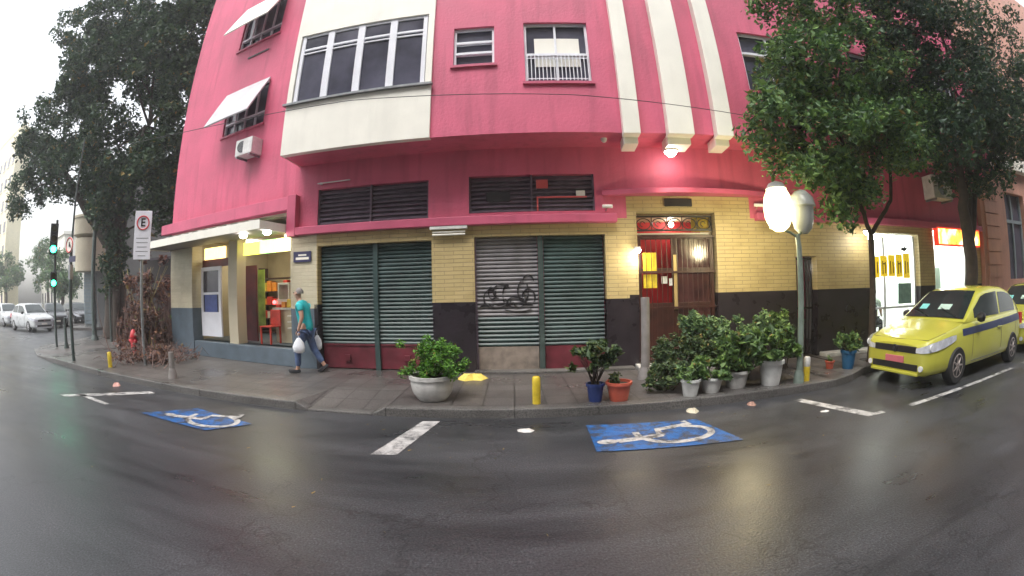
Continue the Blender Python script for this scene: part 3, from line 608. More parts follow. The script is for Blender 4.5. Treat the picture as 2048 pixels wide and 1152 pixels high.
for k in range(4):
    x = -5.95+k*.19; m = MB(); m.sbox(C, x, x+.13, -.98, -.88, 1.352, 1.43+.06*(k % 3)); tag(m.build('packet', pk[k % 4], loc=C.at(x, -.93, 1.352), bevel=.01), 'small %s packet, %s from the left on the shop counter' % (CN[k], ORD[k]), 'packet', 'packets on the corner shop counter')
def poster(): m = MB(); m.sbox(C, -6.6, -6.35, -.9, -.88, .9, 2.3); return tag(m.build('hanging_banner', mat('green_yellow_banner', (.3, .42, .08), .6, .5, 3), loc=C.at(-6.35, -.9, .7)), 'green and yellow banner hanging beside the shop pillar', 'banner')
poster()
def chair():
    c = thing('plastic_chair', 'red plastic chair inside the corner shop', 'chair', C.at(-5.9, -.62, .5)); x0 = -6.1
    m = MB(); m.sbox(C, x0, x0+.4, -.8, -.42, .9, .93); m.build('seat', pk[0], c, bevel=.01); m = MB(); m.sbox(C, x0+.02, x0+.38, -.82, -.79, .93, 1.3); m.build('backrest', pk[0], c, bevel=.01)
    for x in (x0+.02, x0+.35):
        for o_ in (-.78, -.45): m = MB(); m.sbox(C, x, x+.03, o_-.02, o_+.02, .502, .9); m.build('leg', pk[0], c)
chair()

# ================================================================ THINGS ON THE FACADE
def canopy():
    t = thing('shop_canopy', 'white wavy metal canopy above the corner shop front', 'canopy', C.at(-7, 0, 3))
    m = MB(); n = 40; P0 = []; P1 = []
    for k in range(n+1):
        x = -9.65+5.05*k/n; w = .012*math.sin(k*2.1); P0.append(C.at(x, .02, 3.3+w)); P1.append(C.at(x, .95, 3.12+w))
    m.grid([P0, P1]); m.build('canopy_roof', mat('grey_white_metal', (.5, .5, .5), .4, .2, 3, stain=.5), t)
    m = MB(); m.sbox(C, -9.65, -4.6, .93, .96, 2.93, 3.11); m.sbox(C, -4.62, -4.6, .02, .93, 2.93, 3.1); m.sbox(C, -9.65, -9.63, .02, .93, 2.93, 3.1); m.build('canopy_fascia', WHT, t)
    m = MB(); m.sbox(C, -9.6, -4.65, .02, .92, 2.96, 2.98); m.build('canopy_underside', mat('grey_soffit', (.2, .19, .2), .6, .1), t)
canopy()
for i, X in enumerate((-5.5, -4.75)):
    m = MB(); m.lathe([(.03, .03), (.08, .02), (.09, -.02), (.05, -.06)], C.at(X, .6, 2.92), 16)
    tag(m.build('spot_lamp', LAMPW, loc=C.at(X, .6, 2.92), smooth=True), ['lit lamp under the shop canopy, farther from the street name plate', 'lit lamp under the shop canopy next to the street name plate'][i], 'lamp', 'lamps under the canopy')
def aircon(g, X, off, z, w, h, d, label):
    t = thing('air_conditioner', label, 'air conditioner', g.at(X, off, z), 0, 'air conditioning units on the pink wall')
    m = MB(); m.sbox(g, X-w/2, X+w/2, off, off+d, z, z+h); m.build('casing', PLW, t, bevel=.012)
    m = MB(); c = g.at(X-.05, off+d+.004, z+h/2); rr = h*.36
    for q in range(1, 5): m.tube([(c[0]+rr*q/4*math.cos(R(a)), c[1], c[2]+rr*q/4*math.sin(R(a))) for a in range(0, 361, 20)], .007, 5)
    m.build('fan_grille', STL, t)
    m = MB(); m.tube([(c[0]+.0, c[1]+.003, c[2]), (c[0], c[1]-.004, c[2])], rr, 20); m.build('fan_opening', IRON, t)
    m = MB(); m.sbox(g, X-w/2+.05, X-w/2+.09, off-.01, off+d, z-.05, z); m.sbox(g, X+w/2-.09, X+w/2-.05, off-.01, off+d, z-.05, z); m.build('bracket', STL, t)
aircon(C, -6.05, .0, 4.9, .6, .4, .35, 'small white window air conditioner below the grey awning panel')
aircon(B, 10.6, .02, 3.6, .85, .58, .4, 'large white outdoor air conditioner above the lit shop on the right')
# tube light, emergency lamp, bulkhead lamps
def tubelight():
    t = thing('tube_light', 'white twin tube light fixture under the pink ledge at the middle pillar', 'light fixture', A.at(-1.15, .1, 2.78))
    m = MB(); m.sbox(A, -1.5, -.8, .03, .15, 2.8, 2.855); m.build('housing', PLW, t)
    for z in (2.75, 2.70):
        m = MB(); m.tube([A.at(-1.46, .1, z), A.at(-.84, .1, z)], .018, 8); m.build('tube', WHT, t)
tubelight()
m = MB(); m.tube([A.at(-3.95, .05, 3.92), A.at(-3.2, .05, 3.93)], .014, 6); m.sbox(A, -3.9, -3.85, -.0, .05, 3.9, 3.94); tag(m.build('wall_conduit', PLW, loc=A.at(-3.5, .05, 3.9)), 'thin white tube fixed above the left louver', 'tube')
def lamp(name, g, X, off, z, r, label, watts, col=(1, .9, .7), grp=None, mt=LAMPW, ld=None, spot=False):
    t = thing(name, label, 'lamp', g.at(X, off, z), 0, grp)
    m = MB(); m.lathe([(r*.4, .0), (r*1.1, -.02), (r, -.05), (r*.5, -.05-r*.5), (.005, -.05-r*.6)], g.at(X, off, z), 16); m.build('glowing_bulb', mt, t, smooth=True)
    m = MB(); m.lathe([(r*1.15, .03), (r*1.2, -.015), (r*1.1, -.02)], g.at(X, off, z+.0), 16); m.build('lamp_base', PLW, t, smooth=True)
    if watts:
        l = bpy.data.lights.new('lamp_light', 'SPOT' if spot else 'POINT'); l.energy = watts; l.color = col; l.shadow_soft_size = .08
        if spot: l.spot_size = R(95); l.spot_blend = .6
        lo = bpy.data.objects.new('lamp_light', l); COL.objects.link(lo); lo.location = (Vector((0, -.12, -.2)) if ld is None else Vector(ld)); lo.parent = t
    return t
lamp('soffit_lamp', B, 3.05, .45, 4.15, .11, 'bright round lamp under the middle white fin', 30, (1, .8, .55), spot=True)
lamp('soffit_lamp', A, 1.75, .5, 4.36, .05, 'small pale ceiling fitting left of the white fins', 0, mt=PLW)
lamp('wall_lamp', B, 2.36, .08, 2.36, .06, 'small lit lamp on the brick beside the entrance door', 6)
lamp('porch_lamp', B, 7.6, .35, 2.72, .09, 'small lit ceiling lamp outside the white shop window', 6, (1, 1, .95))
def cctv(g, X, z, label):
    t = thing('security_camera', label, 'camera', g.at(X, .1, z), 0, 'white security cameras on the facade')
    m = MB(); m.tube([g.at(X-.08, .1, z), g.at(X+.1, .16, z-.01)], .035, 10); m.build('housing', WHT, t, smooth=True)
    m = MB(); m.tube([g.at(X, 0, z-.06), g.at(X, .1, z-.02)], .012, 6); m.build('bracket', STL, t)
cctv(A, 1.8, 3.16, 'white security camera above the left end of the entrance brickwork'); cctv(B, 4.9, 3.2, 'white security camera right of the entrance canopy')
def plate():
    t = thing('street_name_sign', 'small dark blue street name plate on the cream pier', 'sign', A.at(-4.3, 0, 2.4))
    m = MB(); m.sbox(A, -4.5, -4.07, .01, .03, 2.31, 2.53); m.build('plate', mat('navy_enamel', (.03, .03, .09), .35, .1), t)
    m = MB(); m.sbox(A, -4.38, -4.18, .031, .033, 2.44, 2.47); m.sbox(A, -4.44, -4.12, .031, .033, 2.36, 2.41); m.build('white_strip', WHT, t)
plate()
def lightbox():
    t = thing('shop_light_box', 'glowing orange and yellow light box sign above the right shop', 'sign', B.at(11.45, .1, 2.5))
    em = mat('lit_orange_sign', (1, .5, .1), .5, 0)
    nt_ = em.node_tree; b = nt_.nodes['Principled BSDF']; tc = N(nt_, 'ShaderNodeTexCoord'); no = N(nt_, 'ShaderNodeTexNoise'); no.inputs['Scale'].default_value = 3.5; nt_.links.new(tc.outputs['Object'], no.inputs[0])
    rp = N(nt_, 'ShaderNodeValToRGB'); e = rp.color_ramp.elements; e[0].position = .35; e[0].color = (1, .12, .02, 1); e[1].position = .6; e[1].color = (1, .8, .35, 1); q = rp.color_ramp.elements.new(.48); q.color = (1, .5, .05, 1)
    nt_.links.new(no.outputs[0], rp.inputs[0]); nt_.links.new(rp.outputs[0], b.inputs['Emission Color']); b.inputs['Emission Strength'].default_value = 1.6
    m = MB(); m.sbox(B, 10.4, 12.55, .02, .18, 2.47, 2.93); m.build('sign_case', mat('red_case', (.5, .02, .02), .4, 0, emit=(.8, .05, .02), es=.4), t)
    m = MB(); m.sbox(B, 10.44, 12.51, .181, .19, 2.51, 2.89); m.build('sign_face', em, t)
lightbox()

# ================================================================ NEIGHBOUR BUILDING RIGHT
def stonebuilding():
    t = thing('stone_building', 'pink rusticated stone building beyond the pink apartment block on the right', 'building', (20, 6, 0))
    D = Seg((12.85, 6.3), (40, 3.6)); hs_ = [(14.6, 16.2, 1.6, 4.2), (18.2, 19.8, 1.6, 4.2), (22, 23.6, 1.6, 4.2), (14.6, 16.2, 5.8, 8.3), (18.2, 19.8, 5.8, 8.3)]
    sm = mat('salmon_stone', (.52, .27, .2), .6, .12, 2, .2, stain=.3)
    m = MB(); wall(m, D, 0, 12.85, 40, 1.2, 14, hs_, .3); m.quad(D.at(12.85, 0, 0), D.at(12.85, 0, 14), (12.85, 20, 14), (12.85, 20, 0)); m.poly([D.at(12.85, 0, 14), D.at(40, 0, 14), (40, 20, 14), (12.85, 20, 14)]); m.build('wall', sm, t)
    m = MB()
    for r in range(9): 
        for a in (13.05, 16.7, 20.2): m.sbox(D, a, a+.9, 0, .06, 1.3+r*.36, 1.3+r*.36+.33)
    m.build('rustication', sm, t, bevel=.01)
    m = MB(); m.sbox(D, 12.85, 40, -.1, .12, 0, 1.15); m.sbox(D, 12.85, 40, -.05, .2, 1.15, 1.25); m.sbox(D, 12.85, 40, -.05, .25, 4.9, 5.3); m.build('white_stone_base', WHT, t, bevel=.01)
    for (a, b_, c, d) in hs_:
        m = MB(); m.sbox(D, a, b_, -.3, -.25, c, d); w_ = m.build('window', GLS, t)
        m = MB(); m.sbox(D, a, a+.1, -.24, -.18, c, d); m.sbox(D, b_-.1, b_, -.24, -.18, c, d); m.sbox(D, (a+b_)/2-.05, (a+b_)/2+.05, -.24, -.18, c, d); m.sbox(D, a, b_, -.245, -.175, c+1.7, c+1.8); m.build('frame', mat('grey_blue_frame', (.2, .24, .26), .5, .1), w_)
stonebuilding()

# ================================================================ TREES
def limb(m, p, q, r0, r1, n=6, wob=.12):
    p, q = Vector(p), Vector(q); pts = []; rad = []
    for k in range(n+1):
        t = k/n; w = wob*math.sin(math.pi*t)
        pts.append(p.lerp(q, t)+Vector((random.uniform(-w, w), random.uniform(-w, w), random.uniform(-w, w)*.5))); rad.append(r0+(r1-r0)*t)
    m.tube(pts, rad, 10); return pts
def tree(name, base, trunk, blobs, nclump, nleaf, lsize, clump, lm, label, grp=None, bark=BARK, kids=None):
    t = thing(name, label, 'tree', base, 0, grp)
    m = MB(); tops = []
    for (p, q, r0, r1) in trunk: limb(m, p, q, r0, r1, 7, r0*.3); tops.append(q)
    cents = []
    for (c, r, w) in blobs:
        for k in range(int(nclump*w)):
            d = Vector((random.gauss(0, 1), random.gauss(0, 1), random.gauss(0, 1))).normalized()*random.uniform(.35, 1)**.6
            cents.append((c[0]+d.x*r[0], c[1]+d.y*r[1], c[2]+d.z*r[2]))
    for (c, r, w) in blobs:
        tp = min(tops, key=lambda q: (Vector(q)-Vector(c)).length)
        ps = limb(m, tp, c, .05*max(1, r[0]/2), .02, 5, .2)
        for k in range(5):
            cc = random.choice(cents)
            if (Vector(cc)-Vector(c)).length < max(r)*1.2: limb(m, ps[random.randint(1, 4)], cc, .02*max(1, r[0]/2), .006, 4, .1)
    m.build('trunk', bark, t, smooth=True)
    l = MB(); l.leaves(cents, nleaf, clump, lsize); l.build('crown', lm, t)
    return t
# slim street tree just right of the lamp post
tree('street_tree', (6.7, 5.95, .12), [((6.7, 5.95, .0), (6.72, 5.9, 2.5), .075, .06), ((6.72, 5.9, 2.5), (6.1, 5.6, 3.1), .05, .04), ((6.72, 5.9, 2.5), (7.4, 5.8, 3.2), .05, .04), ((6.1, 5.6, 3.1), (5.6, 5.4, 4.6), .04, .03), ((7.4, 5.8, 3.2), (7.5, 5.6, 4.8), .04, .03)],
     [((4.25, 5.15, 4.0), (.8, .7, .8), .9), ((5.3, 5.3, 4.2), (1.1, .9, 1.0), 1.2), ((4.9, 5.1, 5.2), (1.0, .8, .6), .8), ((6.6, 5.4, 4.4), (1.0, .9, .9), 1), ((6.2, 5.3, 5.6), (1.4, 1, .9), 1.2), ((7.6, 5.3, 5.4), (1.1, 1, .9), .8), ((5.55, 5.5, 3.0), (.42, .4, .42), .3), ((5.3, 5.2, 6.7), (1.1, .9, .6), .8), ((6.9, 5.2, 7.0), (1.5, 1, .8), .8), ((5.1, 5.3, 3.5), (.7, .5, .3), .5), ((7.4, 5.3, 4.2), (.9, .7, .5), .7), ((8.3, 5.2, 4.9), (.9, .7, .6), .6), ((6.0, 5.7, 3.2), (.6, .5, .4), .45)],
     46, 32000, .115, .27, leafmat('leaf_street', (.10, .20, .07)), 'slim street tree with a full green crown right of the lamp post', 'street trees on the right')
tree('street_tree', (10.4, 5.5, .12), [((10.4, 5.5, 0), (10.1, 5.4, 2.4), .2, .17), ((10.1, 5.4, 2.4), (9.5, 5.1, 4.2), .17, .1), ((10.1, 5.4, 2.4), (11.2, 5.4, 4.3), .13, .08), ((10.1, 5.4, 2.6), (10.5, 5.3, 4.6), .1, .07)],
     [((9.3, 4.7, 5.4), (1.4, 1.1, .9), 1.2), ((10.6, 4.5, 5.2), (1.3, 1.2, .9), 1), ((8.6, 4.6, 4.3), (.9, .8, .6), .6), ((9.6, 4.3, 6.8), (2.0, 1.3, .9), 1.3), ((11.8, 4.4, 4.9), (1.2, 1, .9), .9), ((12.4, 4.2, 6.4), (1.2, 1.1, .9), .6), ((8.0, 4.8, 6.6), (1.2, 1, .9), .8), ((9.0, 4.2, 8.0), (2.2, 1.3, .8), 1), ((10.2, 5.0, 3.9), (1.6, .9, .4), .5), ((13.6, 4.2, 5.6), (1.3, 1.2, 1.5), 1), ((13.2, 4.4, 8.0), (1.8, 1.2, 1.3), .8)],
     50, 38000, .12, .33, LEAFD, 'thicker darker street tree standing behind the yellow taxi', 'street trees on the right')
# huge tree on the left
tree('large_tree', (-16.4, 12, .12), [((-16.4, 12, 0), (-16.3, 12, 3.6), .6, .45), ((-16.3, 12, 3.6), (-17.5, 11.2, 7.5), .4, .25), ((-16.3, 12, 3.6), (-14.3, 11.6, 8.5), .4, .25), ((-16.3, 12, 3.6), (-19.5, 10.6, 7.2), .3, .15), ((-15.7, 11.6, 0), (-15.6, 11.7, 4.2), .14, .2), ((-16.9, 12.2, 0), (-16.7, 12.1, 4), .16, .2)],
     [((-16.9, 10.5, 11), (3, 2.5, 2.2), 1.3), ((-20.2, 10.2, 9.6), (2.4, 2.2, 1.9), 1), ((-13.4, 11.2, 11.5), (2.0, 2, 2.4), 1.1), ((-22.3, 10.4, 8.4), (2.0, 2, 1.5), .7), ((-15.5, 11, 7.6), (2.3, 2, 1.9), 1.1), ((-18.8, 11, 7.3), (2.4, 2, 1.4), .9), ((-13.5, 11.8, 6.4), (1.6, 1.4, 1.6), .7), ((-18, 9.6, 13.6), (3, 2, 1.8), .9), ((-14, 10.8, 14.6), (3, 2, 1.8), .9), ((-15.9, 11.4, 5.4), (1.1, 1, 1.0), .4), ((-13.0, 11.9, 7.2), (1.3, 1.3, 1.4), .6), ((-12.6, 12.3, 5.2), (1.2, 1, 1.3), .5), ((-12.4, 11.4, 9.6), (1.6, 1.3, 1.8), .8), ((-12.2, 11.2, 13.2), (2, 1.5, 1.8), .8), ((-16.8, 10.8, 13.2), (2.4, 2, 1.6), .8), ((-18.6, 10.3, 11.6), (1.8, 1.8, 1.4), .6), ((-15.9, 11.7, 3.2), (.5, .45, 1.4), .35), ((-23.5, 10.3, 6.8), (1.2, 1.2, 1.2), .3)],
     60, 84000, .21, .5, LEAFD, 'huge dark tree with an ivy covered trunk left of the pink building')
# background trees down the left street
for i, (x, y, h, r, lb) in enumerate([(-40, 22.5, 6.5, 2.0, 'bright green tree behind the parked silver car'), (-52, 27, 9, 3.0, 'darker tree at the far left end of the street'), (-36, 27.5, 9.5, 2.4, 'grey green tree between the white house and the traffic light'), (-60, 24, 8.5, 3.2, 'green tree at the left edge beside the street')]):
    tree('background_tree', (x, y, .1), [((x, y, 0), (x, y, h*.45), .22, .15)], [((x, y, h*.62), (r, r, h*.33), 1), ((x+r*.6, y, h*.5), (r*.6, r*.6, h*.2), .5), ((x-r*.6, y, h*.75), (r*.6, r*.6, h*.2), .5)], 26, 5000, .3, .6, LEAFF, lb, 'trees along the street on the left')

# ================================================================ FAR BUILDINGS
def farbuilding(name, label, pts, h, m_, win=None, base=None):
    cx = sum(p[0] for p in pts)/len(pts); cy = sum(p[1] for p in pts)/len(pts)
    t = thing(name, label, 'building', (cx, cy, 0))
    m = MB(); m.prism([(x, y, 0) for x, y in pts], [(x, y, h) for x, y in pts]); m.build('wall', m_, t)
    m = MB(); ex = lambda x, y: (cx+(x-cx)*1.04, cy+(y-cy)*1.04); m.prism([(*ex(x, y), h-.02) for x, y in pts], [(*ex(x, y), h+.3) for x, y in pts]); m.build('roof_cornice', m_, t)
    (x0, y0), (x1, y1) = pts[0], pts[1]; d = Vector((x1-x0, y1-y0)); L_ = d.length; d /= L_; n = Vector((d.y, -d.x))
    for fl in range(int((h-1)//3)):
        for k in range(int(L_//2.6)):
            c = Vector((x0, y0))+d*(1.3+k*2.6); z = 1.2+fl*3
            q = MB(); a = c-d*.55; b_ = c+d*.55
            P = lambda p, o_, z_: (p.x+n.x*o_, p.y+n.y*o_, z_)
            q.prism([P(a, .03, z), P(b_, .03, z), P(b_, -.02, z), P(a, -.02, z)], [P(a, .03, z+1.4), P(b_, .03, z+1.4), P(b_, -.02, z+1.4), P(a, -.02, z+1.4)]); w_ = q.build('window', GLS, t)
            q = MB(); q.prism([P(a-d*.08, .12, z-.1), P(b_+d*.08, .12, z-.1), P(b_+d*.08, -.02, z-.1), P(a-d*.08, -.02, z-.1)], [P(a-d*.08, .12, z), P(b_+d*.08, .12, z), P(b_+d*.08, -.02, z), P(a-d*.08, -.02, z)]); q.build('sill', WHT, w_)
    return t
farbuilding('white_house', 'white low house far down the street behind the parked cars', [(-62, 31), (-46, 26), (-42, 36), (-58, 42)], 8.5, WHT)
farbuilding('cream_apartment_block', 'tall cream apartment block at the far left edge', [(-75, 26), (-62, 24.4), (-63.5, 27.5), (-76, 29)], 24, mat('cream_facade', (.72, .66, .48), .6, .08, .4))
farbuilding('grey_house', 'long pale grey house in the distance left of the corner building', [(-46, 33), (-38, 29), (-36, 40), (-44, 42)], 7.5, mat('pale_grey_facade', (.5, .52, .55), .6, .08, .4))
def cornerbuilding():
    t = thing('corner_building', 'grey corner building with a rounded cream balcony behind the tree trunk', 'building', (-24, 18, 0))
    m = MB(); gm = mat('grey_facade', (.16, .17, .17), .6, .15, 1); cm = mat('cream_balcony', (.5, .45, .34), .6, .1, 1)
    m.prism([(-24.2, 15.3, 0), (-22.6, 15.3, 0), (-17, 21, 0), (-24, 30, 0), (-30, 24, 0)], [(-24.2, 15.3, 9.5), (-22.6, 15.3, 9.5), (-17, 21, 9.5), (-24, 30, 9.5), (-30, 24, 9.5)]); m.build('wall', gm, t)
    for z in (5.2,):
        m = MB(); m.lathe([(1.25, -.1), (1.45, 0), (1.5, .9), (1.56, .92), (1.56, 1.05), (1.4, 1.06)], (-23.4, 15.6, z), 28); m.build('round_balcony', cm, t, smooth=True)
    m = MB(); m.lathe([(1.3, -1.9), (1.35, -.1)], (-23.4, 15.6, 5.1), 28); m.build('rounded_bay', cm, t, smooth=True)
    for z in np.arange(.6, 3.4, .22): pass
    m = MB()
    for k in range(14): m.box(-24.1, -22.7, 15.22, 15.29, .3+k*.2, .3+k*.2+.16)
    m.build('shutter', mat('blue_grey_shutter', (.12, .15, .17), .5, .2), t)
cornerbuilding()

def opposite():  # unseen block added across the street to darken the lower facade
    t = thing('unseen_shade_building', 'long grey brown building out of view, added across the street to shade the facade', 'building', (0, -12, 0))
    m = MB(); m.box(-17, 45, -22, -9.5, 0, 21); m.build('wall', mat('taupe_facade', (.2, .18, .16), .6, .15, .5), t)
    for fl in range(5):
        for k in range(20):
            x = -16+k*3; q = MB(); q.box(x, x+1.7, -9.52, -9.47, 1+fl*3.2, 2.8+fl*3.2); w_ = q.build('window', GLS, t)
            q = MB(); q.box(x-.1, x+1.8, -9.52, -9.35, .88+fl*3.2, 1+fl*3.2); q.build('sill', WHT, w_)
opposite()
# ================================================================ STREET FURNITURE
def disc(m, c, r, th, n=28): m.lathe([(r, -th/2), (r, th/2)], c, n, axis='y')
def text_mesh(body, size, depth=.002):
    cu = bpy.data.curves.new('glyph', 'FONT'); cu.body = body; cu.size = size; cu.extrude = depth; cu.align_x = 'CENTER'; cu.align_y = 'CENTER'; cu.offset = size*.02
    o = bpy.data.objects.new('glyph', cu); COL.objects.link(o); dg = bpy.context.evaluated_depsgraph_get(); me = bpy.data.meshes.new_from_object(o.evaluated_get(dg)); bpy.data.objects.remove(o); return me
def parking_sign():
    t = thing('parking_sign', 'tall white parking sign with a letter E in a red ring on a steel post', 'sign', (-8.34, 7.0, .12), R(-38)*-1)
    m = MB(); m.box(-.22, .22, -.02, 0, 2.38, 3.5); pl = m.build('sign_plate', WFR, t, local=True, bevel=.02)
    m = MB(); m.tube([(0, .04, 0), (0, .04, 3.4)], .035, 10); m.build('post', STL, t, local=True, smooth=True)
    m = MB(); m.tube([(.155*math.cos(R(a)), -.024, 3.22+.155*math.sin(R(a))) for a in range(0, 361, 12)], .017, 6); m.build('red_ring', REDI, pl, local=True)
    me = text_mesh('E', .26); me.materials.append(IRON); o = bpy.data.objects.new('letter_plate', me); COL.objects.link(o); o.parent = pl; o.location = (0, -.026, 3.22); o.rotation_euler = (R(90), 0, 0)
    m = MB()
    for k, w in enumerate((.32, .3, .26, .32, .2)): m.box(-w/2, w/2, -.0225, -.02, 2.86-k*.1, 2.875-k*.1)
    m.build('small_lettering', STL, pl, local=True)
parking_sign()
def lamp_pole(): 
    t = thing('sign_pole', 'thin dark pole at the kerb corner carrying a round red ringed sign', 'pole', (-10.8, 6.35, .12))
    m = MB(); m.tube([(0, 0, 0), (.01, 0, 2.7), (.03, 0, 3.3), (.02, 0, 5.6)], [.05, .045, .03, .02], 10); m.build('pole', DST, t, local=True, smooth=True)
    m = MB(); disc(m, (0, -.06, 2.84), .2, .02); s_ = m.build('round_sign', WHT, t, local=True)
    m = MB(); m.tube([(.18*math.cos(R(a)), -.075, 2.84+.18*math.sin(R(a))) for a in range(0, 361, 15)], .016, 6); m.build('red_ring', REDI, s_, local=True)
    m = MB(); m.prism([(-.05, -.072, 2.84), (.09, -.072, 2.76), (.06, -.072, 2.86)], [(-.05, -.077, 2.84), (.09, -.077, 2.76), (.06, -.077, 2.86)]); m.box(-.03, .03, -.08, -.072, 2.8, 2.92); m.build('black_symbol', IRON, s_, local=True)
    m = MB(); m.box(-.02, .32, -.05, -.03, 2.42, 2.56); m.build('blue_plate', mat('navy_enamel', (.03, .03, .09)), t, local=True)
    m = MB(); m.box(-.06, .06, -.05, .06, 2.0, 2.36); m.build('control_box', STL, t, local=True, bevel=.01)
lamp_pole()
def traffic_light():
    t = thing('traffic_light', 'traffic light showing green on a thin post left of the kerb corner', 'traffic light', (-15.4, 8.2, .05))
    GR = mat('lit_green', (.0, .8, .3), .4, 0, emit=(.02, 1, .42), es=14); OFF = mat('unlit_lens', (.06, .05, .02), .2, 0)
    m = MB(); m.tube([(0, .1, 0), (0, .1, 4.3)], .05, 10); m.build('post', DST, t, local=True, smooth=True)
    a = R(-61.5)
    for (z, h, n, s_) in ((3.1, 1.05, 3, .16), (2.02, .5, 2, .13)):
        m = MB(); M_ = Matrix.Rotation(-a, 4, 'Z'); pts = [(-s_, -.16), (s_, -.16), (s_, .06), (-s_, .06)]; rp = [(M_ @ Vector((x+(.05 if n == 2 else 0), y, 0))) for x, y in pts]
        m.prism([(p.x, p.y, z) for p in rp], [(p.x, p.y, z+h) for p in rp]); hd = m.build('signal_head', IRON, t, local=True, bevel=.02)
        for k in range(n):
            zc = z+h*(k+.5)/n; c = M_ @ Vector((.05 if n == 2 else 0, -.165, 0)); d = M_ @ Vector((0, -1, 0))
            q = MB(); q.tube([(c.x, c.y, zc), (c.x+d.x*.015, c.y+d.y*.015, zc)], s_*.72, 20); q.build('green_lens' if k == 0 else 'dark_lens', GR if k == 0 else OFF, hd, local=True)
            q = MB(); q.tube([(c.x, c.y, zc+.0), (c.x+d.x*.12, c.y+d.y*.12, zc+.0)], s_*.8, 20, cap=False); q.build('visor', IRON, hd, local=True)
traffic_light()
def simple_pole(name, loc, h, r0, r1, label, extra=None, m_=DST):
    t = thing(name, label, 'pole', loc)
    m = MB(); m.tube([(0, 0, 0), (0, 0, h*.5), (0, 0, h)], [r0, (r0+r1)/2, r1], 12); m.build('shaft', m_, t, local=True, smooth=True)
    m = MB(); m.lathe([(r0*1.7, 0), (r0*1.6, .08), (r0*1.05, .2)], (0, 0, 0), 12); m.build('base_collar', m_, t, local=True, smooth=True)
    return t
tl = simple_pole('utility_pole', (-16.3, 10.8, .05), 7.2, .11, .08, 'tall dark utility pole in front of the huge tree trunk')
simple_pole('bollard_post', (-14.6, 8.3, .05), 1.0, .06, .05, 'short dark post between the traffic light and the sign pole')
simple_pole('thin_post', (-15.0, 10.8, .05), 2.1, .04, .035, 'thin dark post right of the tall utility pole')
simple_pole('grey_post', (2.17, 6.72, .12), 1.35, .075, .075, 'grey concrete post standing in front of the entrance door', m_=mat('grey_concrete', (.22, .2, .19), .6, .2, 6))
def lantern():
    t = thing('street_lamp', 'grey green lamp post with a large glowing white lantern among the pot plants', 'street lamp', (4.32, 5.35, .12))
    gm = mat('grey_green_steel', (.16, .2, .17), .45, .25, 7)
    m = MB(); m.tube([(0, 0, 0), (0, 0, 2.05), (-.02, 0, 2.25)], [.055, .045, .04], 12); m.build('post', gm, t, local=True, smooth=True)
    m = MB(); m.lathe([(.09, 0), (.085, .12), (.06, .2)], (0, 0, 0), 14); m.build('foot', gm, t, local=True, smooth=True)
    m = MB(); m.tube([(-.02, 0, 2.2), (-.16, 0, 2.27), (-.36, 0, 2.32)], .022, 8); m.tube([(-.02, 0, 2.2), (.06, 0, 2.28)], .022, 8); m.build('arm', gm, t, local=True)
    m = MB(); m.lathe([(.07, 2.28), (.15, 2.34), (.22, 2.48), (.235, 2.64), (.21, 2.8), (.15, 2.92)], (-.36, 0, 0), 24)
    m.build('lit_globe', mat('lit_warm_globe', (1, 1, .9), .4, 0, emit=(1, .86, .42), es=1.9), t, local=True, smooth=True)
    m = MB(); m.lathe([(.17, 2.92), (.12, 3.0), (.02, 3.04)], (-.36, 0, 0), 24); m.build('lantern_cap', PLW, t, local=True, smooth=True)
    m = MB(); m.lathe([(.07, 2.26), (.15, 2.34), (.19, 2.5), (.2, 2.66), (.24, 2.68), (.2, 2.82), (.1, 2.92), (.02, 2.95)], (.14, .02, 0), 24); m.build('unlit_globe', mat('milky_globe', (.5, .52, .5), .25, .1), t, local=True, smooth=True)
    l = bpy.data.lights.new('lantern_light', 'POINT'); l.energy = 42; l.color = (1, .86, .5); l.shadow_soft_size = .15; lo = bpy.data.objects.new('lantern_light', l); COL.objects.link(lo); lo.location = (-.3, .7, 2.3); lo.parent = t
lantern()
def bollard(loc, h, label, m1=YEL, m2=YEL):
    t = thing('bollard', label, 'bollard', loc, 0, 'short bollards along the kerb')
    m = MB(); m.lathe([(.055, 0), (.055, h*.6)], (0, 0, 0), 14); m.build('post', m1, t, local=True, smooth=True)
    m = MB(); m.lathe([(.0545, h*.6), (.0545, h-.02), (.04, h), (.01, h+.004)], (0, 0, 0), 14); m.build('cap', m2, t, local=True, smooth=True)
bollard((.29, 5.5, .12), .37, 'yellow bollard between the white planter and the red pot')
bollard((4.52, 5.4, .12), .38, 'weathered white and yellow bollard right of the lamp post', YEL, CONC)
bollard((-8.9, 6.3, .12), .34, 'yellow bollard at the kerb near the red hydrant')
def hydrant():
    t = thing('fire_hydrant', 'short red fire hydrant on the pavement near the brush pile', 'hydrant', (-10.6, 8.5, .12))
    rm = mat('red_enamel', (.5, .03, .04), .35, .2, 8)
    m = MB(); m.lathe([(.16, 0), (.16, .04), (.1, .06), (.1, .42), (.13, .44), (.13, .48), (.11, .55), (.06, .62), (.03, .66)], (0, 0, 0), 18); m.build('barrel', rm, t, local=True, smooth=True)
    for s_ in (-1, 1): m = MB(); m.tube([(0, 0, .33), (s_*.17, -.02, .33)], .055, 12); m.build('outlet', rm, t, local=True)
hydrant()
m = MB()
ws = [(-9, 5.8, 4.9), (-2.3, 5.4, 4.42), (.96, 5.5, 4.36), (4.95, 5.7, 4.32), (12, 6.0, 4.9)]
pts = []
for i in range(len(ws)-1):
    for k in range(8): t = k/8; pts.append(Vector(ws[i]).lerp(Vector(ws[i+1]), t)-Vector((0, 0, .1*math.sin(math.pi*t)*(1 if i in (0, 3) else .2))))
m.tube(pts, .006, 5); tag(m.build('overhead_cable', IRON, loc=(0, 5.5, 4.4)), 'thin black cable strung across the front of the pink facade', 'cable')

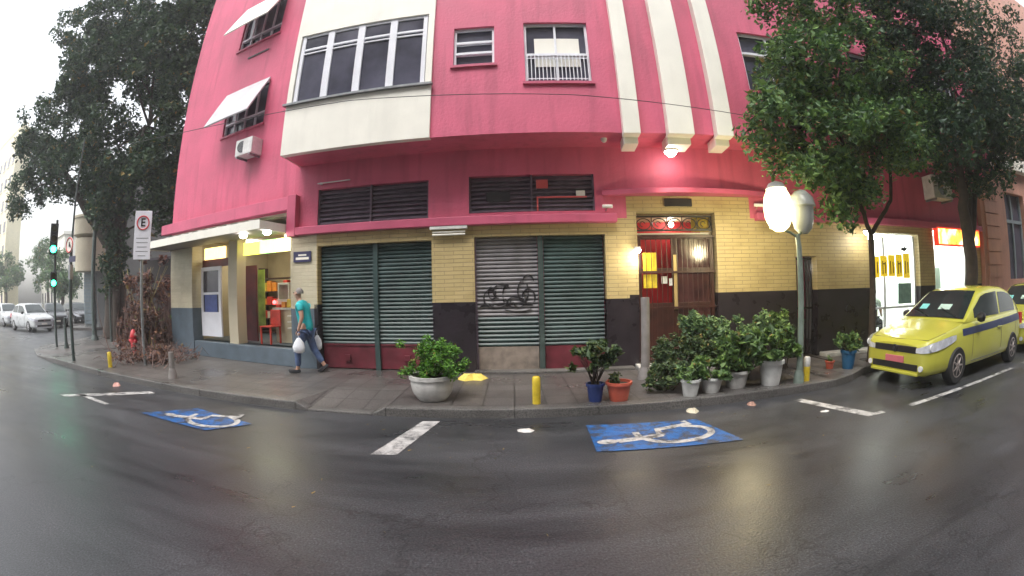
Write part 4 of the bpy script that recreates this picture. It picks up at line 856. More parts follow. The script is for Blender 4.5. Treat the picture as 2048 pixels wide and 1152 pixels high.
# ================================================================ PLANTS AND POTS
def pot(name, loc, r, h, m_, label, plant=None, grp='pots and planters on the pavement', sq=False, cat='pot'):
    t = thing(name, label, cat, loc, 0, grp)
    m = MB(); m.lathe([(r*.7, 0), (r*.78, h*.2), (r*.95, h*.85), (r*1.08, h*.86), (r*1.08, h), (r*.93, h), (r*.9, h*.85)], (0, 0, 0), 24); m.build('pot_body', m_, t, local=True, smooth=True)
    m = MB(); m.lathe([(r*.9, h*.8), (r*.9, h*.86)], (0, 0, 0), 20); m.build('soil', BARK, t, local=True)
    if plant:
        cents, n, size, sp, lm = plant
        m = MB()
        for c in cents[:14]: m.tube([(random.uniform(-r, r)*.4, random.uniform(-r, r)*.4, h*.8), (c[0]*.6, c[1]*.6, h*.8+(c[2]-h*.8)*.6), c], [.009, .007, .003], 5)
        m.build('stem', BARK, t, local=True)
        m = MB(); m.leaves(cents, n, sp, size); m.build('foliage', lm, t, local=True)
    return t
def cl(n, rx, ry, z0, z1, bias=0): return [(random.uniform(-rx, rx), random.uniform(-ry, ry)+bias, random.uniform(z0, z1)) for _ in range(n)]
# white bowl planter with bushy shrub
t = thing('planter', 'round white concrete planter with a bushy bright green shrub near the ramp', 'planter', (-1.15, 5.8, .12), 0, 'pots and planters on the pavement')
m = MB(); m.lathe([(.19, 0), (.22, .03), (.28, .12), (.305, .24), (.3, .3), (.325, .31), (.325, .36), (.285, .36), (.28, .3)], (0, 0, 0), 28); m.build('bowl', CONC, t, local=True, smooth=True)
m = MB(); m.lathe([(.28, .27), (.28, .31)], (0, 0, 0), 20); m.build('soil', BARK, t, local=True)
cs = [(.04+random.gauss(0, .17), random.gauss(0, .16), random.uniform(.36, .78)) for _ in range(60)]+[(.3, 0, .72), (.36, .05, .68), (-.05, 0, .85), (-.25, 0, .5), (-.3, 0, .42)]
m = MB()
for c in cs[:30]: m.tube([(c[0]*.2, c[1]*.2, .3), c], [.008, .003], 5)
m.build('stem', BARK, t, local=True); m = MB(); m.leaves(cs, 6500, .085, .045); m.build('foliage', LEAFB, t, local=True)
RP = mat('terracotta_red', (.45, .09, .055), .45, .15, 8); BP = mat('blue_plastic', (.02, .04, .16), .4, .15, 8); BP2 = mat('bright_blue_plastic', (.015, .09, .2), .4, .15, 8)
pot('red_pot', (1.4, 5.48, .12), .17, .26, RP, 'orange red flower pot next to the blue pot', (cl(10, .1, .1, .25, .4), 150, .06, .05, LEAFM))
pot('blue_pot', (1.08, 5.5, .12), .12, .25, BP, 'blue pot with a tall sparse plant next to the orange red pot', ([(random.gauss(0, .16), random.gauss(0, .14), random.uniform(.45, .78)) for _ in range(26)], 800, .1, .06, LEAFM))
pot('white_pot', (2.42, 5.4, .12), .14, .24, PLW, 'small white pot, leftmost in the row of white pots', (cl(12, .16, .12, .25, .42), 260, .09, .07, LEAF))
pot('white_pot', (2.8, 5.5, .12), .17, .22, PLW, 'low white bowl pot with drooping green leaves, second from the left', (cl(24, .26, .2, .2, .5), 1300, .1, .06, LEAF))
pot('white_pot', (3.28, 5.6, .12), .2, .26, CONC, 'wide white pot in the middle of the row by the lamp post', (cl(30, .35, .25, .3, .8), 2200, .12, .075, LEAF))
pot('white_pot', (3.86, 5.5, .12), .2, .38, PLW, 'tall white pot next to the lamp post', (cl(34, .45, .25, .42, .82), 1900, .12, .075, LEAF))
pot('blue_pot', (5.85, 5.75, .12), .15, .33, BP2, 'bright blue pot with a small leafy plant in front of the taxi', (cl(20, .22, .16, .35, .58), 900, .1, .055, LEAF))
pot('red_pot', (5.55, 5.95, .12), .09, .14, RP, 'tiny red pot beside the bright blue pot', (cl(5, .05, .05, .14, .22), 40, .05, .03, LEAF))
def bush(loc, blobs, n, size, lm, label, dens=18):
    t = thing('bush', label, 'bush', loc, 0, 'bushes behind the pots')
    cs = []
    for (c, r) in blobs:
        for _ in range(dens): 
            d = Vector((random.gauss(0, 1), random.gauss(0, 1), random.gauss(0, 1))).normalized()*random.random()**.45; cs.append((c[0]+d.x*r[0], c[1]+d.y*r[1], max(.06, c[2]+d.z*r[2])))
    m = MB()
    for c in cs[::2]: m.tube([(random.uniform(-.1, .1), random.uniform(-.1, .1), 0), (c[0]*.6, c[1]*.6, c[2]*.5), c], [.012, .009, .004], 5)
    m.build('stem', BARK, t, local=True); m = MB(); m.leaves(cs, n, .1, size); m.build('foliage', lm, t, local=True)
bush((3.75, 6.2, .12), [((0, 0, .6), (.75, .35, .42)), ((.45, -.05, .75), (.35, .3, .35)), ((-.55, -.05, .68), (.35, .3, .35)), ((-.9, 0, .9), (.3, .2, .18))], 8000, .075, LEAFG, 'dense green bush behind the white pots left of the lamp post', 26)
bush((2.2, 5.85, .12), [((.05, 0, .2), (.5, .3, .22)), ((.55, .1, .45), (.4, .25, .32)), ((.2, .3, .45), (.3, .2, .3))], 4200, .07, LEAFM, 'low straggly olive green bush between the orange pot and the white pots')
bush((2.95, 6.3, .12), [((0, 0, .55), (.3, .25, .3)), ((-.1, 0, .75), (.25, .2, .2))], 1500, .07, leafmat('leaf_yellow_brown', (.22, .2, .07)), 'yellowish plant in the middle of the greenery before the door')
bush((4.75, 6.4, .12), [((0, 0, .6), (.22, .25, .42)), ((-.1, 0, .85), (.2, .2, .2))], 1300, .07, LEAF, 'narrow green bush right behind the lamp post')
# brush pile at the corner
def pile():
    t = thing('brush_pile', 'tangled heap of dry brown branches against the corner pillar', 'brush pile', (-10.4, 9.2, .12))
    tw = mat('dry_twig', (.16, .10, .085), .7, .35, 6)
    m = MB()
    for k in range(150):
        a = random.uniform(0, 6.28); b0 = Vector((random.gauss(-.2, .6), random.gauss(0, .5), 0)); L_ = random.uniform(.6, 2.3)*max(.3, 1-abs(b0.x)*.35)
        q = b0+Vector((math.cos(a)*.6*L_*.5, math.sin(a)*.4*L_*.5, L_)); mid = b0.lerp(q, .5)+Vector((random.uniform(-.2, .2), random.uniform(-.2, .2), 0)); m.tube([b0, mid, q], [.016, .011, .004], 5)
    m.build('branches', tw, t, local=True)
    cs = [(random.gauss(-.3, .6)*(1-.25*z), random.gauss(0, .4), z) for z in [abs(random.gauss(0, .95)) for _ in range(150)]]
    m = MB(); m.leaves(cs, 11000, .22, .14); m.build('dry_leaves', DRY, t, local=True)
    m = MB(); 
    for k in range(14):
        x = random.uniform(-.7, .4); m.tube([(x, -.3, .1), (x+random.uniform(-.3, .3), -.3, 1.1), (x+random.uniform(-.8, .8), -.2, 2.4)], [.012, .009, .004], 5)
    m.build('pale_branches', mat('pale_twig', (.4, .34, .15), .7, .2, 6), t, local=True)
pile()
t = thing('brush_pile', 'smaller spread of dry twigs spilling over the pavement beside the post stub', 'brush pile', (-8.3, 7.4, .12))
m = MB()
for k in range(110):
    b0 = Vector((random.gauss(-.3, .65), random.gauss(.2, .45), .02)); a = random.uniform(0, 6.28); m.tube([b0, b0+Vector((math.cos(a)*.25, math.sin(a)*.2, random.uniform(.05, .35))), b0+Vector((math.cos(a)*.55, math.sin(a)*.4, random.uniform(.0, .45)))], [.01, .008, .004], 5)
m.build('branches', MATS['dry_twig'], t, local=True)
m = MB(); m.leaves([(random.gauss(-.3, .6), random.gauss(.2, .4), abs(random.gauss(0, .2))) for _ in range(50)], 1300, .16, .09); m.build('dry_leaves', DRY, t, local=True)
simple_pole('post_stub', (-6.35, 6.05, .12), .5, .06, .055, 'short pale grey post stub near the kerb before the corner shop', m_=MATS['grey_concrete'])
# planter box with green shrub by the big tree
t = thing('planter_bed', 'low brick planter bed with green shrubs beside the tree trunk', 'planter', (-15.5, 12.6, .12))
m = MB(); m.box(-16.8, -11.6, 12.0, 12.2, .05, .42); m.box(-16.8, -16.6, 12.2, 13.4, .05, .42); m.build('low_wall', mat('brown_brick', (.16, .08, .06), .6, .2, 5), t)
m = MB(); m.leaves([(random.uniform(-16.6, -11.8), random.uniform(12.3, 13.2), random.uniform(.35, 1.05)) for _ in range(70)], 4200, .28, .15); m.build('shrubs', LEAFB, t)
def backfence():
    t = thing('dark_hoarding', 'dark wall closing the yard behind the brush pile', 'wall', (-13, 14.5, 0))
    m = MB(); m.box(-17, -9.85, 14.5, 14.7, 0, 3.4); m.build('panel', mat('dark_maroon_board', (.045, .03, .032), .6, .3, 2), t)
    m = MB(); m.box(-17.05, -9.85, 14.45, 14.75, 3.4, 3.5); m.build('coping', LOU, t)
backfence()
# litter
def litter(name, loc, pts, m_, label, h=.05):
    m = MB(); n = len(pts); c = (loc[0], loc[1], loc[2]+h)
    for k in range(n):
        a = pts[k]; b_ = pts[(k+1) % n]; ma = (loc[0]+a[0]*.6, loc[1]+a[1]*.6, loc[2]+h*(.5+.5*math.sin(k*2.3))); mb = (loc[0]+b_[0]*.6, loc[1]+b_[1]*.6, loc[2]+h*(.5+.5*math.sin(((k+1) % n)*2.3)))
        A0 = (loc[0]+a[0], loc[1]+a[1], loc[2]+.004); B0 = (loc[0]+b_[0], loc[1]+b_[1], loc[2]+.004)
        m.quad(A0, B0, mb, ma); m.poly([ma, mb, c])
    return tag(m.build(name, m_, loc=loc, smooth=True), label, 'litter')
cp = lambda r, n=11, s_=1: [(r*s_*(1+.25*math.sin(k*3.1))*math.cos(6.283*k/n), r*(1+.25*math.cos(k*2.2))*math.sin(6.283*k/n)) for k in range(n)]
litter('yellow_cloth', (-.72, 7.25, .12), cp(.22, 13, 1.25), mat('yellow_cloth', (.7, .55, .12), .7, .1), 'crumpled yellow cloth lying at the foot of the black pillar', .09)
PP = mat('litter_paper', (.6, .58, .55), .6, .1)
litter('paper_scrap', (.12, 4.72, .0), cp(.07, 7, 1.5), PP, 'white paper scrap on the asphalt left of the large blue panel', .03)
litter('crumpled_paper', (2.3, 5.02, 0), cp(.09, 8), mat('litter_cream', (.55, .5, .38), .6, .1), 'cream crumpled paper in the gutter beyond the large blue panel', .05)
litter('leaf_litter', (3.2, 4.98, 0), cp(.07, 8), mat('litter_brown', (.35, .2, .15), .6, .1), 'pinkish brown scrap in the gutter left of the white bay line', .05)
litter('plastic_wrapper', (-7.4, 5.35, 0), cp(.09, 8), mat('litter_pink', (.65, .35, .3), .5, .1), 'pale pink wrapper near the kerb by the left bay line', .07)
litter('paper_scrap', (3.9, 4.2, 0), cp(.04, 7, 2), PP, 'thin white scrap on the asphalt between the bay line and the kerb', .02)
m = MB()
for k in range(90):
    x = random.uniform(-8, 5); y = random.uniform(3.3, 5.15) if random.random() < .8 else random.uniform(2.2, 3.3); a = random.uniform(0, 3.1); s_ = random.uniform(.012, .035)
    m.quad((x, y, .006), (x+s_*math.cos(a), y+s_*math.sin(a), .01), (x+s_*1.4*math.cos(a)-s_*.4, y+s_*1.4*math.sin(a)+s_*.4, .008), (x-s_*.4, y+s_*.4, .007))
struct(m.build('fallen_leaves', leafmat('leaf_litter_mix', (.25, .2, .1))), 'stuff')

# ================================================================ CARS
def ip(x, xs, ys): return float(np.interp(x, xs, ys))
LEN = 4.2
Wf = lambda x: ip(x, [0, .06, .15, .35, .7, 1.2, 2.2, 3.2, 3.8, 4.05, 4.2], [.56, .67, .725, .775, .805, .82, .825, .815, .78, .74, .66])
Tf = lambda x: ip(x, [0, .05, .15, .45, .9, 1.2, 2, 3.2, 3.9, 4.1, 4.2], [.64, .69, .735, .81, .89, .945, .965, .985, 1.0, .93, .62])
Bf = lambda x: ip(x, [0, .1, 4.0, 4.2], [.22, .19, .2, .3])
def sect(x):
    w, t, b = Wf(x), Tf(x), Bf(x); h = t-b
    return [(0, b), (.8*w, b), (.94*w, b+.05), (.99*w, b+.18*h), (w, b+.4*h), (w, b+.58*h), (.99*w, b+.74*h), (.975*w, b+.84*h), (.955*w, b+.92*h), (.90*w, t), (.6*w, t+.022), (.3*w, t+.032), (0, t+.035)]
def side_y(x, z):
    s_ = sect(x)[2:10]; return float(np.interp(z, [p[1] for p in s_], [p[0] for p in s_]))
Rf = lambda x: ip(x, [1.08, 1.2, 1.9, 2.15, 2.6, 3.1, 3.45, 3.95, 4.08], [.93, .99, 1.405, 1.46, 1.485, 1.47, 1.41, 1.1, .97])
def gsec(x):
    w = Wf(x); z = Rf(x); b = .93; h = max(.012, z-b)
    k = min(1, h/.5)
    return [(.925*w, b), (w*(.925-.13*k*.9), b+.82*h), (w*(.925-.15*k-.01), b+.92*h), (w*(.925-.2*k-.04), b+.985*h), (.4*w, z+.008), (0, z+.012)]
def gy(x, z):
    s_ = gsec(x)[:4]; return float(np.interp(z, [p[1] for p in s_], [p[0] for p in s_]))
def make_car(name, label, grp, paint, stripe, glass, rim, plate_m, cards=True):
    t = thing(name, label, 'car', (0, 0, 0), 0, grp)
    xs = sorted(set([0, .03, .06, .1, .15]+[round(.2+i*.07, 3) for i in range(56)]+[4.12, 4.16, 4.2])); xs = [x for x in xs if x <= 4.2]
    rows = []
    for x in xs:
        s_ = sect(x); rows.append([(x, -y, z) for y, z in s_]+[(x, y, z) for y, z in s_[::-1]][1:-1])
    bm = bmesh.new(); V = [[bm.verts.new(p) for p in r_] for r_ in rows]; n = len(rows[0])
    for i in range(len(V)-1):
        for j in range(n): bm.faces.new((V[i][j], V[i][(j+1) % n], V[i+1][(j+1) % n], V[i+1][j]))
    bm.faces.new(V[0]); bm.faces.new(V[-1][::-1]); bmesh.ops.recalc_face_normals(bm, faces=bm.faces)
    me = bpy.data.meshes.new('b'); bm.to_mesh(me); bm.free(); o = bpy.data.objects.new('tmp', me); COL.objects.link(o)
    cut = MB()
    for wx in (.82, 3.42):
        for s_ in (-1, 1):
            i0 = len(cut.v); cut.tube([(wx, s_*.5, .29), (wx, s_*1.1, .29)], .335, 32)
    cme = cut.build('cut', paint); bo = o.modifiers.new('b', 'BOOLEAN'); bo.operation = 'DIFFERENCE'; bo.object = cme; bo.solver = 'EXACT'
    bv = o.modifiers.new('v', 'BEVEL'); bv.width = .01; bv.segments = 2; bv.limit_method = 'ANGLE'; bv.angle_limit = R(50)
    dg = bpy.context.evaluated_depsgraph_get(); nm = bpy.data.meshes.new_from_object(o.evaluated_get(dg)); bpy.data.objects.remove(o); bpy.data.objects.remove(cme)
    nm.materials.clear(); nm.materials.append(paint); nm.polygons.foreach_set('use_smooth', [True]*len(nm.polygons)); nm.set_sharp_from_angle(angle=R(35))
    nm.name = 'body'; body = bpy.data.objects.new('body', nm); COL.objects.link(body); body.parent = t
    m = MB(); m.box(.35, 3.95, -.62, .62, .2, .7); m.build('wheel_housing', IRON, t, local=True)
    gx = [1.08, 1.14, 1.2]+[round(1.3+.1*i, 2) for i in range(28)]+[4.05, 4.08]
    m = MB(); m.grid([[(x, -y, z) for y, z in gsec(x)]+[(x, y, z) for y, z in gsec(x)[::-1]][1:] for x in gx]); m.build('roof', paint, t, local=True, smooth=True)
    # glass
    e = .006
    def strip(name_, pts, mm=glass, par=t, nz=6):
        for s_ in (-1, 1):
            m = MB(); m.grid([[(x, s_*(gy(x, z0+(z1-z0)*k/nz)+e), z0+(z1-z0)*k/nz) for k in range(nz+1)] for (x, z0, z1) in pts]); m.build(name_, mm, par, local=True, smooth=True)
    zt = lambda x: .93+(Rf(x)-.93)*.84
    strip('side_window', [(x, .985, max(.99, zt(x)-.01)) for x in [1.5, 1.6, 1.7, 1.8, 1.9, 2.0, 2.15, 2.3, 2.45, 2.6, 2.68]])
    strip('side_window', [(x, 1.0, max(1.005, zt(x)-.015)) for x in [2.76, 2.9, 3.0, 3.15, 3.3, 3.45, 3.6, 3.7]])
    m = MB(); m.grid([[(x-.004, gsec(x)[3][0]*k*.97, (gsec(x)[4][1] if abs(k) < .5 else gsec(x)[3][1]+(1-abs(k))*.02)+.012) for k in np.linspace(-1, 1, 9)] for x in np.linspace(1.17, 1.93, 9)]); ws_ = m.build('windshield', glass, t, local=True, smooth=True)
    m = MB(); m.grid([[(x+.01, gsec(x)[3][0]*k*.95, (gsec(x)[4][1] if abs(k) < .5 else gsec(x)[3][1]+(1-abs(k))*.02)+.012) for k in np.linspace(-1, 1, 9)] for x in np.linspace(3.5, 3.95, 6)]); m.build('rear_window', glass, t, local=True, smooth=True)
    zw = lambda x: gsec(x)[4][1]+.025
    for (y0, m_, w_) in [] if not cards else ((.38, mat('cyan_card', (.2, .6, .58), .5, .05), .09), (-.12, mat('pale_card', (.45, .6, .52), .5, .05), .14)):
        m = MB(); m.quad((1.36, y0-w_, zw(1.36)), (1.36, y0+w_, zw(1.36)), (1.5, y0+w_, zw(1.5)), (1.5, y0-w_, zw(1.5))); m.build('dashboard_card', m_, ws_, local=True)
    m = MB()
    for s_ in (-.55, .1): m = MB(); m.tube([(1.16, s_, zw(1.16)+.01), (1.3, s_+.3, zw(1.3)+.01), (1.38, s_+.5, zw(1.38)+.01)], .008, 5); m.build('wiper', IRON, ws_, local=True)
    if stripe:
        for s_ in (-1, 1):
            m = MB(); m.grid([[(x, s_*(side_y(x, z)+.004), z) for z in np.linspace(.735+.02*(x-1), .845+.028*(x-1), 4)] for x in np.linspace(.98, 4.1, 34)]); m.build('side_stripe', stripe, t, local=True, smooth=True)
    # doors seams, handles, mirrors
    for s_ in (-1, 1):
        m = MB()
        for xx in (1.36, 2.72, 3.62): m.tube([(xx, s_*(side_y(xx, z)+.001), z) for z in np.linspace(.3, .93, 8)], .004, 4)
        m.tube([(x, s_*(side_y(x, .3)+.001), .3) for x in np.linspace(1.36, 2.72, 8)], .004, 4); m.build('door_seam', IRON, t, local=True)
        for xx in (2.5,):
            m = MB(); m.box(xx, xx+.17, s_*side_y(xx, .76)-.01, s_*side_y(xx, .76)+.03*s_, .75, .775) if s_ > 0 else m.box(xx, xx+.17, s_*side_y(xx, .76)-.03, s_*side_y(xx, .76)+.01, .75, .775); m.build('door_handle', paint, t, local=True, bevel=.006)
        m = MB(); m.lathe([(.01, -.09), (.07, -.06), (.085, 0), (.07, .06), (.01, .09)], (1.52, s_*.9, 1.0), 14, axis='y'); mr = m.build('mirror', IRON, t, local=True, smooth=True)
    # front: grille, badge, lights, plate, intake
    def fr(name_, y0, y1, z0, z1, mm, x=-.006, d=.03, bevel=.004): m = MB(); m.box(x, x+d, y0, y1, z0, z1); return m.build(name_, mm, t, local=True, bevel=bevel)
    gr = fr('grille', -.46, .46, .535, .64, IRON)
    m = MB(); m.tube([(-.012, 0, .59), (-.0, 0, .59)], .062, 24); m.build('badge', mat('chrome', (.75, .75, .78), .15, .05, metal=1), gr, local=True)
    m = MB(); m.tube([(-.016, .05*math.cos(R(a)), .59+.05*math.sin(R(a))) for a in range(0, 361, 20)], .005, 5)
    m.tube([(-.016, -.03, .63), (-.016, 0, .595), (-.016, .03, .63)], .005, 5); m.tube([(-.016, -.042, .61), (-.016, -.02, .55), (-.016, 0, .585), (-.016, .02, .55), (-.016, .042, .61)], .005, 5); m.build('badge_mark', IRON, gr, local=True)
    for s_ in (-1, 1):
        m = MB(); m.tube([(-.008, s_*.56, .32), (.02, s_*.56, .32)], .045, 16); m.build('fog_lamp', WFR, t, local=True)
    m = MB(); m.tube([(.5, -.72, Tf(.5)+.004), (.12, -.6, Tf(.12)+.012), (.06, 0, Tf(.06)+.038), (.12, .6, Tf(.12)+.012), (.5, .72, Tf(.5)+.004)], .004, 4); m.build('bonnet_seam', IRON, t, local=True)
    fr('lower_intake', -.5, .5, .27, .37, IRON); fr('number_plate', -.2, .2, .375, .475, plate_m, x=-.018)
    m = MB(); m.box(-.03, .1, -.52, .52, .2, .245); m.build('front_lip', paint, t, local=True, bevel=.01)
    lm_ = mat('headlight_glass', (.6, .62, .68), .12, .2, 12)
    for s_ in (-1, 1):
        m = MB(); pth = [(-.012, .45), (-.012, .55), (.03, .64), (.09, .70), (.2, .755), (.4, .79), (.6, .80), (.72, .812)]
        lo_ = [.55, .55, .555, .565, .585, .62, .66, .70]; hi_ = [.62, .64, .67, .70, .725, .755, .775, .775]
        m.grid([[(px, s_*(py+.004), a) for a in np.linspace(lo_[k], hi_[k], 4)] for k, (px, py) in enumerate(pth)]); hl = m.build('headlight', lm_, t, local=True, smooth=True)
        m = MB(); m.lathe([(.05, -.02), (.055, .0), (.03, .01)], (.09, s_*.70, .63), 14, axis='y'); m.build('headlight_bulb', WFR, hl, local=True)
        m = MB(); m.grid([[(4.215-.0*k, s_*y, z) for z in (.72, .92)] for k, y in enumerate((.45, .66))]); m.box(4.05, 4.2, s_*.7-.04, s_*.7+.04, .7, .92); m.build('tail_light', REDI, t, local=True)
    # wheels
    for wx in (.82, 3.42):
        for s_ in (-1, 1):
            w_ = MB(); yc = s_*.735
            w_.lathe([(.17, -.09), (.27, -.095), (.292, -.07), (.295, 0), (.292, .07), (.27, .095), (.17, .09)], (wx, yc, .295), 36, axis='y'); tyre = w_.build('wheel', mat('tyre_rubber', (.018, .018, .018), .7, .2, 20), t, local=True, smooth=True)
            m = MB(); m.lathe([(.185, s_*.07), (.19, s_*.09), (.17, s_*.098), (.165, s_*.06)] if s_ > 0 else [(.165, -.06), (.17, -.098), (.19, -.09), (.185, -.07)], (wx, yc, .295), 32, axis='y')
            for k in range(7):
                a = 2*math.pi*k/7; c_, d_ = math.cos(a), math.sin(a); y = yc+s_*.085
                m.tube([(wx+.03*c_, y, .295+.03*d_), (wx+.175*c_, y-s_*.01, .295+.175*d_)], [.024, .017], 8)
            m.tube([(wx, yc+s_*.06, .295), (wx, yc+s_*.1, .295)], .04, 16); m.build('rim', rim, tyre, local=True, smooth=True)
    return t
TY = mat('taxi_yellow', (.48, .47, .065), .22, .04, 2, coat=.4); SIL = mat('silver_paint', (.45, .47, .48), .3, .05, 2, coat=.4); DKP = mat('dark_car_paint', (.03, .03, .035), .25, .05, 2, coat=.4)
CG = mat('car_glass', (.018, .028, .028), .06, .3, 3, spec=.8); RIM = mat('alloy', (.5, .5, .52), .3, .2, 20, metal=.8); RIMG = mat('rusty_alloy', (.32, .28, .26), .4, .4, 20, metal=.5)
NAVY = mat('navy_stripe', (.02, .03, .09), .35, .05)
taxi = make_car('parked_taxi', 'yellow taxi hatchback with a navy side stripe parked at the kerb', 'cars parked along the streets', TY, NAVY, CG, RIMG, mat('pink_plate', (.6, .16, .2), .5, .1))
taxi.scale = (1.06, 1, 1); put(taxi, (5.92, 4.66, 0), R(1.5))
t2 = copy_tree(taxi); t2['label'] = 'second yellow taxi cut off by the right edge behind the first taxi'; put(t2, (10.75, 4.75, 0), R(1))
car = make_car('parked_car', 'silver hatchback parked across the side street at the far left', 'cars parked along the streets', SIL, None, CG, RIM, WHT, False)
put(car, (-24.3, 12.3, 0), R(178))
c2 = copy_tree(car); c2['label'] = 'pale car behind the silver hatchback at the left edge'; put(c2, (-31.6, 13.4, 0), R(176))
dk = make_car('parked_car', 'dark car parked just right of the silver hatchback', 'cars parked along the streets', DKP, None, CG, RIM, WHT, False)
put(dk, (-26.6, 14.55, 0), R(160))
c4 = copy_tree(dk); c4['label'] = 'dark car parked behind the poles near the grey corner building'; put(c4, (-27.5, 17.6, 0), R(170))

# ================================================================ PERSON
def skin_body(name, nodes, edges, root, m_, parent, sub=2):
    me = bpy.data.meshes.new(name); me.from_pydata([n[0] for n in nodes], edges, []); me.materials.append(m_)
    o = bpy.data.objects.new(name, me); COL.objects.link(o); o.parent = parent
    sk = o.modifiers.new('s', 'SKIN'); sk.use_smooth_shade = True
    if not me.skin_vertices: pass
    return o, sk
def skinned(name, nodes, edges, m_, parent, sub=2):
    bm = bmesh.new(); lay = bm.verts.layers.skin.verify(); vs = []
    for k, (p, r) in enumerate(nodes):
        v = bm.verts.new(p); v[lay].radius = (r, r) if not isinstance(r, tuple) else r; v[lay].use_root = (k == 0); vs.append(v)
    for a, b_ in edges: bm.edges.new((vs[a], vs[b_]))
    me = bpy.data.meshes.new(name); bm.to_mesh(me); bm.free()
    o = bpy.data.objects.new('t', me); COL.objects.link(o); o.modifiers.new('s', 'SKIN').use_smooth_shade = True; s_ = o.modifiers.new('u', 'SUBSURF'); s_.levels = sub; s_.render_levels = sub
    dg = bpy.context.evaluated_depsgraph_get(); nm = bpy.data.meshes.new_from_object(o.evaluated_get(dg)); bpy.data.objects.remove(o)
    nm.materials.clear(); nm.materials.append(m_); nm.name = name; nm.polygons.foreach_set('use_smooth', [True]*len(nm.polygons))
    q = bpy.data.objects.new(name, nm); COL.objects.link(q); q.parent = parent; return q
def person():
    # local frame: faces -X (walking left), near side is -Y; height about 1.62 m
    t = thing('person', 'person in a turquoise shirt and jeans walking left past the shutters with white bags', 'person', (-4.02, 7.55, .12), R(8))
    SKIN = mat('skin', (.42, .24, .17), .5, .06, 10); SH = mat('turquoise_cloth', (.02, .42, .45), .7, .1, 10); JE = mat('denim', (.07, .11, .22), .8, .25, 12); HA = mat('grey_hair', (.22, .2, .19), .8, .2, 30); SHO = mat('dark_shoe', (.03, .03, .035), .5, .1)
    # single continuous body (skin)
    nd = [((.02, 0, .86), (.11, .09)), ((-.0, 0, 1.02), (.1, .085)), ((-.03, 0, 1.2), (.125, .1)), ((-.06, 0, 1.33), (.12, .11)), ((-.1, 0, 1.41), .052), ((-.13, 0, 1.47), .06), ((-.145, 0, 1.55), .082), ((-.13, 0, 1.61), .06),
          ((-.05, -.17, 1.33), .062), ((.02, -.21, 1.1), .045), ((-.05, -.22, .9), .033), ((-.07, -.22, .82), (.03, .018)),
          ((-.05, .17, 1.33), .062), ((-.02, .21, 1.1), .045), ((-.12, .2, .92), .033), ((-.14, .2, .84), (.03, .018)),
          ((.0, -.09, .82), .09), ((-.15, -.09, .47), .06), ((-.17, -.09, .1), .042), ((-.19, -.09, .06), .04), ((-.29, -.1, .04), .033),
          ((.05, .09, .82), .09), ((.13, .09, .47), .06), ((.33, .09, .15), .042), ((.35, .09, .1), .04), ((.27, .09, .04), .033)]
    ed = [(0, 1), (1, 2), (2, 3), (3, 4), (4, 5), (5, 6), (6, 7), (3, 8), (8, 9), (9, 10), (10, 11), (3, 12), (12, 13), (13, 14), (14, 15), (0, 16), (16, 17), (17, 18), (18, 19), (19, 20), (0, 21), (21, 22), (22, 23), (23, 24), (24, 25)]
    body = skinned('body', nd, ed, SKIN, t)
    for s_ in (-1, 1):   # fingers and thumb
        hx, hy, hz = (-.07, -.22, .80) if s_ < 0 else (-.14, .2, .82)
        for k in range(4): 
            L_ = (.07, .08, .075, .06)[k]; x = hx-.026+.018*k
            skinned('finger', [((x, hy, hz), .011), ((x, hy-.004*s_, hz-L_*.5), .0095), ((x-.012, hy-.016*s_, hz-L_*.85), .008)], [(0, 1), (1, 2)], SKIN, body, 1)
        skinned('thumb', [((hx-.03, hy, hz+.02), .012), ((hx-.055, hy-.01*s_, hz-.005), .0105), ((hx-.06, hy-.018*s_, hz-.035), .009)], [(0, 1), (1, 2)], SKIN, body, 1)
    # face details (faces -X)
    m = MB(); m.prism([(-.222, -.012, 1.535), (-.222, .012, 1.535), (-.215, 0, 1.565)], [(-.25, -.01, 1.53), (-.25, .01, 1.53), (-.235, 0, 1.555)]); m.build('nose', SKIN, body, local=True, smooth=True)
    for s_ in (-1, 1):
        m = MB(); m.ball((-.213, s_*.03, 1.565), .011, 6); m.build('eye', IRON, body, local=True, smooth=True)
        m = MB(); m.ball((-.135, s_*.08, 1.545), .024, 6, 1.3); m.build('ear', SKIN, body, local=True, smooth=True)
    m = MB(); m.tube([(-.208, -.024, 1.505), (-.216, 0, 1.503), (-.208, .024, 1.505)], .005, 6); m.build('mouth', mat('lips', (.3, .1, .09), .5, 0), body, local=True)
    m = MB(); m.grid([[(-.12+.1*math.cos(a)*math.sin(b_)+.005, .095*math.sin(a)*math.sin(b_), 1.56+.1*math.cos(b_)) for a in [R(-115+23*i) for i in range(11)]] for b_ in [R(4+12*j) for j in range(9)]]); m.build('hair', HA, t, local=True, smooth=True)
    skinned('shirt', [((.02, 0, .79), (.155, .13)), ((.02, 0, .9), (.165, .14)), ((0, 0, 1.02), (.155, .13)), ((-.03, 0, 1.2), (.165, .135)), ((-.06, 0, 1.335), (.13, .12)), ((-.095, 0, 1.40), .062), ((-.05, -.175, 1.335), .075), ((.0, -.2, 1.2), .062), ((-.05, .175, 1.335), .075), ((-.03, .2, 1.2), .062)], [(0, 1), (1, 2), (2, 3), (3, 4), (4, 5), (4, 6), (6, 7), (4, 8), (8, 9)], SH, t)
    skinned('jeans', [((.02, 0, .86), (.14, .12)), ((.0, -.09, .78), .102), ((-.15, -.09, .47), .075), ((-.165, -.09, .12), .062), ((.04, .09, .78), .1), ((.13, .09, .47), .075), ((.31, .09, .18), .062)], [(0, 1), (1, 2), (2, 3), (0, 4), (4, 5), (5, 6)], JE, t)
